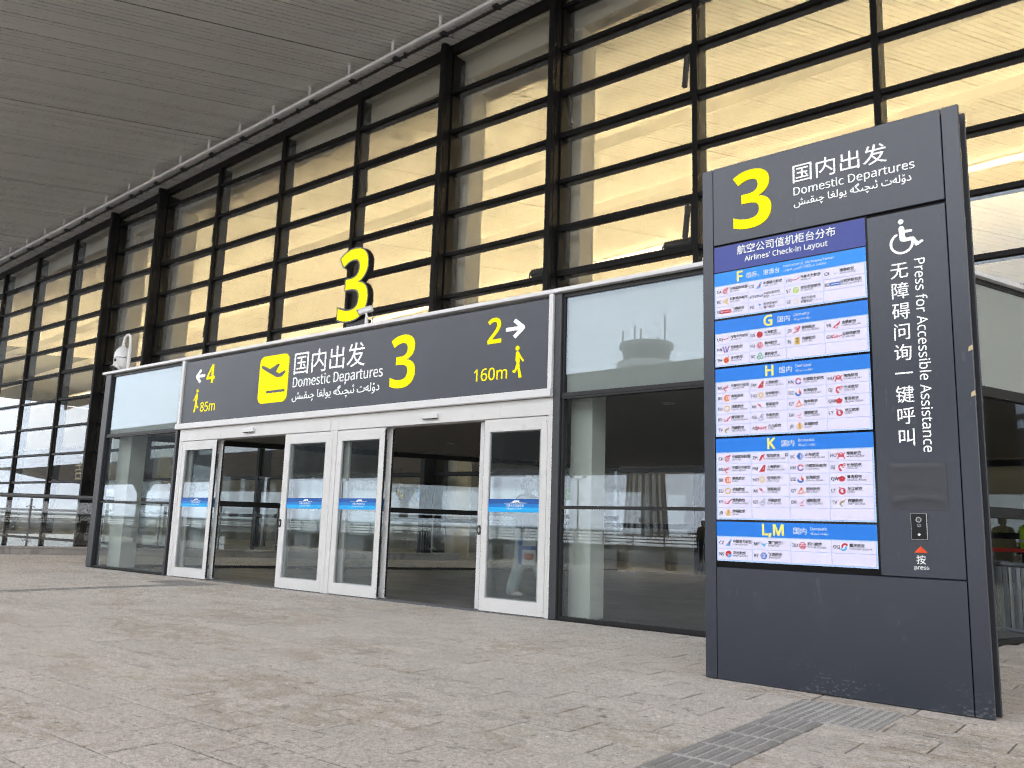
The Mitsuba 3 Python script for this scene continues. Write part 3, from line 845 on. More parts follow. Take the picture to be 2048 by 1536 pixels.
def door_leaf(x0, x1, y, wl, wr, label=None, lock=None, letters=None, slide=False):
    d = 0.045
    k = add(EP + '__door_leaf', join(cbox(x0, x0 + wl, y, y + d, 0.012, 2.528, 0.003), cbox(x1 - wr, x1, y, y + d, 0.012, 2.528, 0.003), box(x0 + wl, x1 - wr, y + 0.001, y + d - 0.001, 0.012, 0.178), box(x0 + wl, x1 - wr, y + 0.001, y + d - 0.001, 2.363, 2.528)), 'm_white', label=label)
    gx0, gx1 = x0 + wl, x1 - wr
    t = rng.normal(0, 0.0012)
    add(k + '__glass', (np.array([[gx0, y + 0.022 - t, 0.178], [gx1, y + 0.022 - t, 0.178], [gx1, y + 0.022 + t, 2.363], [gx0, y + 0.022 + t, 2.363]]), np.array([[0, 1, 2], [0, 2, 3]])), 'g_clear')
    add(k + '__gasket', join(box(gx0, gx0 + 0.012, y + 0.004, y + d - 0.004, 0.179, 2.362), box(gx1 - 0.012, gx1, y + 0.004, y + d - 0.004, 0.179, 2.362)), 'm_white_edge')
    add(k + '__edge_seal', join(box(x1 + 0.001, x1 + 0.008, y + 0.008, y + d - 0.008, 0.03, 2.51), box(x0 - 0.008, x0 - 0.001, y + 0.008, y + d - 0.008, 0.03, 2.51)), 'm_rubber')
    ys = y + 0.017
    for nm, z0, z1, m in (('safety_band', 1.404, 1.466, 'p_band1'), ('safety_band', 1.357, 1.404, 'p_band2'), ('safety_band', 1.296, 1.357, 'p_band3')):
        add(k + '__' + nm, box(gx0, gx1, ys - 0.0015, ys, z0, z1), m)
    if not slide:
        cx = 0.5 * (gx0 + gx1) + 0.03
        mark = union_all([fit(logo, cx - 0.19, cx + 0.19, 1.408, 1.450), fitw(text('乌鲁木齐国际机场', tol=1.5), cx - 0.15, cx + 0.14, 1.366), fitw(text("Urumqi Int'l Airport", 'latin', tol=1.5), cx - 0.15, cx + 0.12, 1.332)])
        add(k + '__band_lettering', on_wall(prism(mark, 0.0006), ys - 0.0017), 'm_letter')
    if letters is not None:
        add(k + '__glass_lettering', on_wall(prism(letters, 0.0006), ys), 'm_letter_grey')
    if lock is not None:
        add(k + '__lock', on_wall(prism(LineString([(lock, 1.01), (lock, 1.09)]).buffer(0.026), 0.012), y), 'm_rubber')
        add(k + '__lock_plate', on_wall(prism(LineString([(lock, 1.03), (lock, 1.07)]).buffer(0.012), 0.014), y), 'm_steel')
    for zz in (0.075, 2.46):
        add(k + '__screw', join(*[on_wall(prism(Point(x1 - 0.018, zz + dz).buffer(0.006, quad_segs=3), 0.0015), y) for dz in (0, 0.08)]), 'm_rubber')
    return k


ent = union_all([fitw(text('入口'), -10.31, -10.04, 1.60), sbox(-10.010, 1.58, -10.004, 1.73), fitw(text('Entrance', 'latin'), -9.97, -9.60, 1.67), fitw(text(' '.join([W_OUT, W_WAY])[::-1], 'arab'), -9.95, -9.66, 1.60)])
exi = union_all([fitw(text('出口'), -14.94, -14.66, 1.60), sbox(-14.63, 1.58, -14.624, 1.73), fitw(text('Exit', 'latin'), -14.59, -14.46, 1.67), fitw(text(W_OUT[::-1], 'arab'), -14.59, -14.30, 1.60)])
door_leaf(-15.133, -13.982, YP + 0.006, 0.098, 0.110, 'fixed glazed leaf, leftmost of the four')
door_leaf(-11.918, -10.742, YP + 0.006, 0.135, 0.100, 'fixed glazed leaf left of the centre jamb', lock=-11.885)
door_leaf(-10.559, -9.468, YP + 0.006, 0.105, 0.105, 'fixed glazed leaf right of the centre jamb')
door_leaf(-7.486, -6.422, YP + 0.006, 0.092, 0.100, 'fixed glazed leaf, rightmost of the four')
door_leaf(-15.10, -13.955, YP + 0.125, 0.12, 0.10, 'slid open leaf behind the leftmost leaf', letters=exi, slide=True)
door_leaf(-11.945, -10.80, YP + 0.125, 0.10, 0.12, 'slid open leaf left of the centre jamb', slide=True)
door_leaf(-10.52, -9.425, YP + 0.125, 0.12, 0.10, 'slid open leaf right of the centre jamb', letters=ent, slide=True)
door_leaf(-7.66, -6.50, YP + 0.125, 0.10, 0.12, 'slid open leaf behind the rightmost leaf', lock=-7.62, slide=True)
for x0, x1, z0 in ((-13.105, -12.790, 2.612), (-8.645, -8.350, 2.603)):
    k = add(EP + '__motion_sensor', cbox(x0, x1, YP - 0.055, YP - 0.001, z0, z0 + 0.068, 0.008), 'm_camera_white')
    add(k + '__lens', box(x0 + 0.006, x1 - 0.006, YP - 0.050, YP - 0.006, z0 - 0.004, z0 + 0.004), 'm_rubber')

# ------------------------------------------------------------------ signs of the portal
info('departures_sign', 'long dark grey sign above the doors with yellow 3 and white Domestic Departures lettering', 'sign')
SY = YP - 0.018
add('departures_sign__board', cbox(-15.24, -6.421, SY, YP + 0.10, 2.886, 4.084, 0.003), 'm_sign')


def letter(key, shape, m, y=SY, depth=0.004, **kw): return add(key, on_wall(prism(shape, depth), y), m, **lit(m), **kw)


letter('departures_sign__arrow', affinity.scale(fit(arrow(t=0.19), -14.857, -14.537, 3.632, 3.912), -1, 1), 'm_letter')
letter('departures_sign__number', fit(text('4', 'num', 640, 300, tol=0.6), -14.478, -14.199, 3.608, 3.963), 'm_yellow')
letter('departures_sign__walking_figure', fit(walker(), -14.870, -14.673, 3.076, 3.520), 'm_yellow')
letter('departures_sign__distance', fit(text('85m', 'latin', 0, 200, 0.006), -14.606, -14.108, 3.076, 3.259), 'm_yellow')
sq = sbox(-12.775, 3.098, -11.935, 3.940).buffer(-0.13).buffer(0.13)
pl = affinity.affine_transform(plane_icon(), [0.840, 0, 0, 0.842, -12.775, 3.098])
bar = sbox(-12.535, 3.272, -12.012, 3.316)
letter('departures_sign__take_off_symbol', sq.difference(pl).difference(bar), 'm_yellow')
letter('departures_sign__chinese_lettering', fit(text('国内出发', size=160), -11.789, -9.998, 3.533, 3.925), 'm_letter')
letter('departures_sign__english_lettering', fitw(text('Domestic Departures', 'cjk', 0, 140), -11.789, -9.565, 3.321), 'm_letter')
letter('departures_sign__uyghur_lettering', fit(text(UYGHUR, 'arab', 420, 140), -11.788, -9.623, 3.052, 3.262), 'm_letter')
letter('departures_sign__number', fit(text('3', 'num', 660, 300, tol=0.6), -9.402, -8.866, 3.103, 3.919), 'm_yellow')
letter('departures_sign__number', fit(text('2', 'num', 640, 300, tol=0.6), -7.472, -7.224, 3.581, 3.944), 'm_yellow')
letter('departures_sign__arrow', fit(arrow(t=0.19), -7.145, -6.811, 3.608, 3.885), 'm_letter')
letter('departures_sign__walking_figure', affinity.scale(fit(walker(), -7.008, -6.819, 3.061, 3.504), -1, 1), 'm_yellow')
letter('departures_sign__distance', fit(text('160m', 'latin', 0, 200, 0.006), -7.698, -7.100, 3.071, 3.246), 'm_yellow')

info('roof_numeral', 'tall yellow 3 with black sides standing on the porch roof', 'sign')
N3 = fit(text('3', 'num', 620, 400, tol=0.6), -10.80, -10.085, 4.320, 5.535)
Y3 = YP + 0.03
add('roof_numeral__body', on_wall(prism(N3.buffer(0.020, join_style=2), 0.115), Y3 + 0.115), 'm_fin')
add('roof_numeral__rim', on_wall(prism(N3.buffer(0.021, join_style=2).difference(N3.buffer(0.006)), 0.006), Y3), 'm_steel_grey')
add('roof_numeral__face', on_wall(prism(N3, 0.004), Y3), 'm_yellow', **lit('m_yellow'))
add('roof_numeral__base', join(box(-10.60, -10.12, Y3 + 0.03, Y3 + 0.14, 4.193, 4.315), box(-10.55, -10.50, Y3 + 0.05, Y3 + 0.12, 4.30, 4.36), box(-10.56, -10.52, Y3 + 0.14, Y3 + 0.5, 4.195, 4.25)), 'm_black')

# cameras on the roof edge
info('dome_camera', 'white dome camera on a swan neck pole at the far left of the porch roof', 'security camera')
cx, cy, cz = -18.12, YP + 0.10, 4.19
hook = [(cx + 0.30, cy, cz)] + [(cx + 0.30, cy, cz + z) for z in (0.25, 0.50, 0.51)] + [(cx + 0.15 + 0.15 * math.cos(a), cy, cz + 0.66 + 0.15 * math.sin(a)) for a in np.linspace(0, math.pi, 11)] + [(cx, cy, cz + 0.60)]
add('dome_camera__pole', tube(hook, [0.036, 0.036, 0.034, 0.028] + [0.026] * 12, 12), 'm_camera_white', smooth=True)
add('dome_camera__collar', move(lathe([[0, 0.0], [0.036, 0.0], [0.036, 0.045], [0.028, 0.05], [0, 0.05]], 16), (cx, cy, cz + 0.585)), 'm_camera_white', smooth=30)
body = [[0, 0.59], [0.030, 0.59], [0.040, 0.565], [0.085, 0.535], [0.135, 0.48], [0.165, 0.40], [0.174, 0.325], [0.174, 0.302], [0.166, 0.300], [0.166, 0.290], [0.172, 0.288], [0.170, 0.20], [0.156, 0.13], [0.115, 0.075], [0.05, 0.05], [0, 0.048]]
add('dome_camera__housing', move(lathe(body, 32), (cx, cy, cz)), 'm_camera_white', smooth=35)
add('dome_camera__seam', move(lathe([[0.168, 0.290], [0.1725, 0.2905], [0.1725, 0.3005], [0.168, 0.301]], 32), (cx, cy, cz)), 'm_rubber', smooth=30)
fd = np.array([-0.12, -0.993, 0]); sd = np.array([0.993, -0.12, 0]); cc = np.array([cx, cy, cz])
P3 = lambda f, s, z: tuple(cc + fd * f + sd * s + np.array([0, 0, z]))
add('dome_camera__visor', hull([P3(0.14, -0.12, 0.16), P3(0.14, 0.12, 0.16), P3(0.215, -0.08, 0.10), P3(0.215, 0.08, 0.10), P3(0.05, -0.10, 0.02), P3(0.05, 0.10, 0.02), P3(0.10, -0.13, 0.09), P3(0.10, 0.13, 0.09)]), 'm_camera_white')
add('dome_camera__window', hull([P3(0.222, -0.075, 0.094), P3(0.222, 0.075, 0.094), P3(0.07, -0.095, 0.008), P3(0.07, 0.095, 0.008), P3(0.07, -0.09, 0.002), P3(0.07, 0.09, 0.002), P3(0.214, -0.07, 0.082), P3(0.214, 0.07, 0.082)]), 'm_rubber')
add('dome_camera__lens', tube([P3(0.14, 0.05, 0.235), P3(0.176, 0.055, 0.232)], 0.036, 14), 'm_gloss_black', smooth=40)
info('bullet_camera', 'small grey bullet camera on a short white post before the roof numeral', 'security camera')
bx, by, bz = -10.0, YP - 0.03, 4.19
add('bullet_camera__post', join(tube([(bx, by, bz), (bx, by, bz + 0.13)], [0.03, 0.026], 10), tube([(bx, by, bz + 0.12), (bx - 0.02, by, bz + 0.19)], 0.018, 8)), 'm_camera_white', smooth=40)
bul = join(cbox(-0.15, 0.14, -0.052, 0.052, -0.045, 0.045, 0.012), cbox(-0.19, 0.15, -0.06, 0.06, 0.047, 0.060, 0.005))
R_ = np.array([[math.cos(0.35), 0, math.sin(0.35)], [0, 1, 0], [-math.sin(0.35), 0, math.cos(0.35)]])
Rz = np.array([[math.cos(0.5), -math.sin(0.5), 0], [math.sin(0.5), math.cos(0.5), 0], [0, 0, 1]])
bput = lambda m: ((m[0] @ np.diag([0.8, 0.8, 0.8])) @ np.array([[math.cos(-0.28), 0, -math.sin(-0.28)], [0, 1, 0], [math.sin(-0.28), 0, math.cos(-0.28)]]) @ Rz.T + np.array([bx - 0.03, by, bz + 0.225]), m[1])
add('bullet_camera__housing', bput(bul), 'm_camera_white')
add('bullet_camera__window', bput(cbox(-0.158, -0.151, -0.048, 0.048, -0.042, 0.042, 0.002)), 'm_gloss_black')
add('bullet_camera__cable', tube([(bx + 0.06, by + 0.02, bz + 0.20), (bx + 0.11, by + 0.03, bz + 0.14), (bx + 0.10, by + 0.04, bz + 0.0)], 0.006, 6), 'm_rubber', smooth=True)

# ------------------------------------------------------------------ directory totem
DT = 'directory_totem'
info(DT, 'tall dark grey directory totem with yellow 3 and blue check-in board in the foreground', 'sign')
ta = math.radians(-1.55)
TO, TX, TN = np.array([-3.069, 6.289, 0.0]), np.array([math.cos(ta), math.sin(ta), 0]), np.array([-math.sin(ta), math.cos(ta), 0])


def tm(m):
    """(along, depth into the totem, up) to the world."""
    return frame_map(m, TO, TX, TN, (0, 0, 1))


def tface(shape, depth, w=0.0):
    """A flat shape in (along, up) on the totem's face, standing out of it by depth."""
    v, f = prism(shape, depth)
    return tm((np.c_[v[:, 0], w - v[:, 2], v[:, 1]], f))


def tflat(shape, w):
    m = flat(shape)
    v, f = m
    return tm((np.c_[v[:, 0], np.full(len(v), w), v[:, 1]], f[:, ::-1]))


TH = 4.142
bz_ = 0.004
add(DT + '__side_strip', tm(cbox(0.0, 0.0935, 0.0, 0.03, 0.004, TH, bz_)), 'm_totem')
add(DT + '__side_strip', tm(cbox(1.8725, 1.985, 0.0, 0.03, 0.004, TH, bz_)), 'm_totem')
add(DT + '__header_panel', tm(cbox(0.0985, 1.8665, 0.0, 0.03, 3.462, TH, bz_)), 'm_totem')
add(DT + '__help_panel', tm(cbox(1.3345, 1.8665, 0.002, 0.03, 0.851, 3.437, bz_)), 'm_totem')
add(DT + '__base_panel', tm(cbox(0.0985, 1.8665, 0.0, 0.03, 0.004, 0.845, bz_)), 'm_totem')
add(DT + '__core', tm(box(0.012, 1.965, 0.034, 0.135, 0.0, TH - 0.03)), 'm_black')
add(DT + '__back_panel', tm(cbox(0.0, 1.995, 0.139, 0.168, 0.003, TH - 0.012, bz_)), 'm_totem_side')
add(DT + '__board_recess', tm(box(0.0985, 1.3325, 0.012, 0.0335, 0.847, 3.455)), 'm_gloss_black')
t3 = fit(text('3', 'num', 690, 400, tol=0.6), 0.282, 0.607, 3.553, 4.054)
add(DT + '__number', tface(t3, 0.006), 'm_yellow', **lit('m_yellow'))
add(DT + '__chinese_lettering', tface(fit(text('国内出发', size=160), 0.789, 1.498, 3.842, 3.996), 0.005), 'm_letter', **lit('m_letter'))
add(DT + '__english_lettering', tface(fitw(text('Domestic Departures', 'latin', 0, 140), 0.792, 1.684, 3.742), 0.005), 'm_letter', **lit('m_letter'))
add(DT + '__uyghur_lettering', tface(fit(text(UYGHUR, 'arab', 420, 140), 0.793, 1.659, 3.628, 3.722), 0.005), 'm_letter', **lit('m_letter'))
# accessible help panel
ax, ay = 1.489, 3.118


def wheel(s=0.224, h=0.259):
    U = lambda q: (ax + q[0] * s, ay + q[1] * h)
    P = [Point(*U((0.37, 0.92))).buffer(0.0185)]
    P.append(LineString([U(q) for q in ((0.38, 0.72), (0.40, 0.42))]).buffer(0.019))
    P.append(LineString([U(q) for q in ((0.42, 0.385), (0.70, 0.385), (0.83, 0.22))]).buffer(0.0135, join_style=1))
    P.append(LineString([U(q) for q in ((0.80, 0.20), (0.97, 0.27))]).buffer(0.0095))
    P.append(LineString([U(q) for q in ((0.41, 0.62), (0.66, 0.62))]).buffer(0.0095))
    c = U((0.37, 0.30)); r = 0.0735
    arc = [(c[0] + r * math.cos(a), c[1] + r * math.sin(a)) for a in np.linspace(math.radians(118), math.radians(362), 40)]
    P.append(LineString(arc).buffer(0.0085))
    return union_all(P)


add(DT + '__wheelchair_symbol', tface(wheel(), 0.005, 0.002), 'm_letter', **lit('m_letter'))
vs = []
for i, ch in enumerate('无障碍问询一键呼叫'):
    zt = 3.055 - i * 0.1497
    g = text(ch, size=120)
    s = 0.118 / 0.92
    x0 = 1.4855 if ch != '一' else 1.4855
    a, b, c, d = g.bounds
    vs.append(affinity.affine_transform(g, [s, 0, 0, s, 1.4835 + 0.062 - s * 0.5, zt - 0.118 + 0.0118]))
add(DT + '__chinese_lettering', tface(union_all(vs), 0.005, 0.002), 'm_letter', **lit('m_letter'))
eng = text('Press for Accessible Assistance', 'latin', 0, 110)
eng = affinity.rotate(eng, -90, origin=(0, 0))
a, b, c, d = eng.bounds
sc_ = 1.372 / (d - b)
eng = affinity.affine_transform(eng, [sc_, 0, 0, sc_, 1.650 - a * sc_ - 0.002, 3.063 - d * sc_])
add(DT + '__english_lettering', tface(eng, 0.005, 0.002), 'm_letter', **lit('m_letter'))


def patch_mesh():
    n, m = 34, 30
    u = np.linspace(1.417, 1.783, n); v = np.linspace(1.301, 1.619, m)
    U, V = np.meshgrid(u, v, indexing='ij')
    s, t = (U - u[0]) / (u[-1] - u[0]), (V - v[0]) / (v[-1] - v[0])
    edge = np.minimum(1, 14 * np.minimum(np.minimum(s, 1 - s), np.minimum(t, 1 - t)))
    bump = 0.0035 * np.exp(-((t - 0.16 - 0.10 * np.sin(3 * s)) / 0.07) ** 2) + 0.0022 * np.exp(-((t - 0.52 - 0.03 * np.sin(5 * s)) / 0.09) ** 2) + 0.002 * np.exp(-((t - 0.90) / 0.06) ** 2) + 0.002 * meshkit.fbm(np.stack([s * 4, t * 5, 0 * s], -1), 3)
    W = 0.0005 - (0.0018 + bump * edge)
    P = np.stack([U, W, V], -1).reshape(-1, 3)
    f = []
    for i in range(n - 1):
        for j in range(m - 1):
            a = i * m + j
            f += [[a, a + m, a + 1], [a + 1, a + m, a + m + 1]]
    return tm((P, np.array(f)))


add(DT + '__tape_patch', patch_mesh(), 'm_patch', smooth=True, label='square of dark tape stuck over the panel')
k = add(DT + '__intercom', tm(cbox(1.545, 1.6485, -0.010, 0.001, 1.1015, 1.2785, 0.002)), 'm_steel', label='call intercom with black glass front')
add(k + '__front', tm(cbox(1.549, 1.6445, -0.0125, -0.0102, 1.1055, 1.2745, 0.001)), 'm_gloss_black')
for nm, cz_, r0, r1, m in (('camera_ring', 1.235, 0.012, 0.0185, 'm_steel'), ('button', 1.136, 0.0, 0.0085, 'm_letter')):
    ring = Point(1.597, cz_).buffer(r1) if r0 == 0 else Point(1.597, cz_).buffer(r1).difference(Point(1.597, cz_).buffer(r0))
    add(k + '__' + nm, tface(ring, 0.002, -0.0126), m)
add(k + '__speaker_slots', tface(union_all([sbox(1.585, 1.186 + 0.006 * i, 1.612, 1.1885 + 0.006 * i) for i in range(4)]), 0.0008, -0.0126), 'm_letter_grey')
add(k + '__camera_lens', tface(Point(1.597, 1.235).buffer(0.006), 0.003, -0.0126), 'm_steel_grey')
add(DT + '__red_arrow', tface(Polygon([(1.556, 1.015), (1.642, 1.015), (1.598, 1.060)]), 0.003, 0.002), 'p_signal')
add(DT + '__press_lettering', tface(union_all([fit(text('按', size=120), 1.569, 1.626, 0.940, 1.000), fitw(text('press', 'latin', 0, 120), 1.554, 1.645, 0.905)]), 0.004, 0.002), 'm_letter')

# ---- the check-in board
BX0, BX1 = 0.0995, 1.3175
BD = DT + '__check_in_board'
WB = 0.0105        # face of the printed sheets


def sheet(key, x0, x1, z0, z1, m, w=WB, wob=0.0012, n=16, k=5, seed=0, label=None):
    """A printed film, slightly wavy."""
    u, v = np.linspace(x0, x1, n), np.linspace(z0, z1, k)
    U, V = np.meshgrid(u, v, indexing='ij')
    h = (meshkit.fbm(np.stack([U * 3.1, V * 4.2, 0 * U + seed], -1), 3) - 0.5) * wob
    P = np.stack([U, np.full_like(U, w) - np.abs(h) * 0.5, V], -1).reshape(-1, 3)
    f = []
    for i in range(n - 1):
        for j in range(k - 1):
            a = i * k + j
            f += [[a, a + k, a + 1], [a + 1, a + k, a + k + 1]]
    return add(key, tm((P, np.array(f))), m, smooth=True, label=label)


def u01(P): return union_all(P) if isinstance(P, (list, tuple)) else P


def C(x, y, r): return Point(x, y).buffer(r, quad_segs=5)


def L(pts, r): return LineString(pts).buffer(r, quad_segs=3)


def arcl(cx, cy, r, a0, a1, w): return L([(cx + r * math.cos(math.radians(t)), cy + r * math.sin(math.radians(t))) for t in np.linspace(a0, a1, 9)], w)


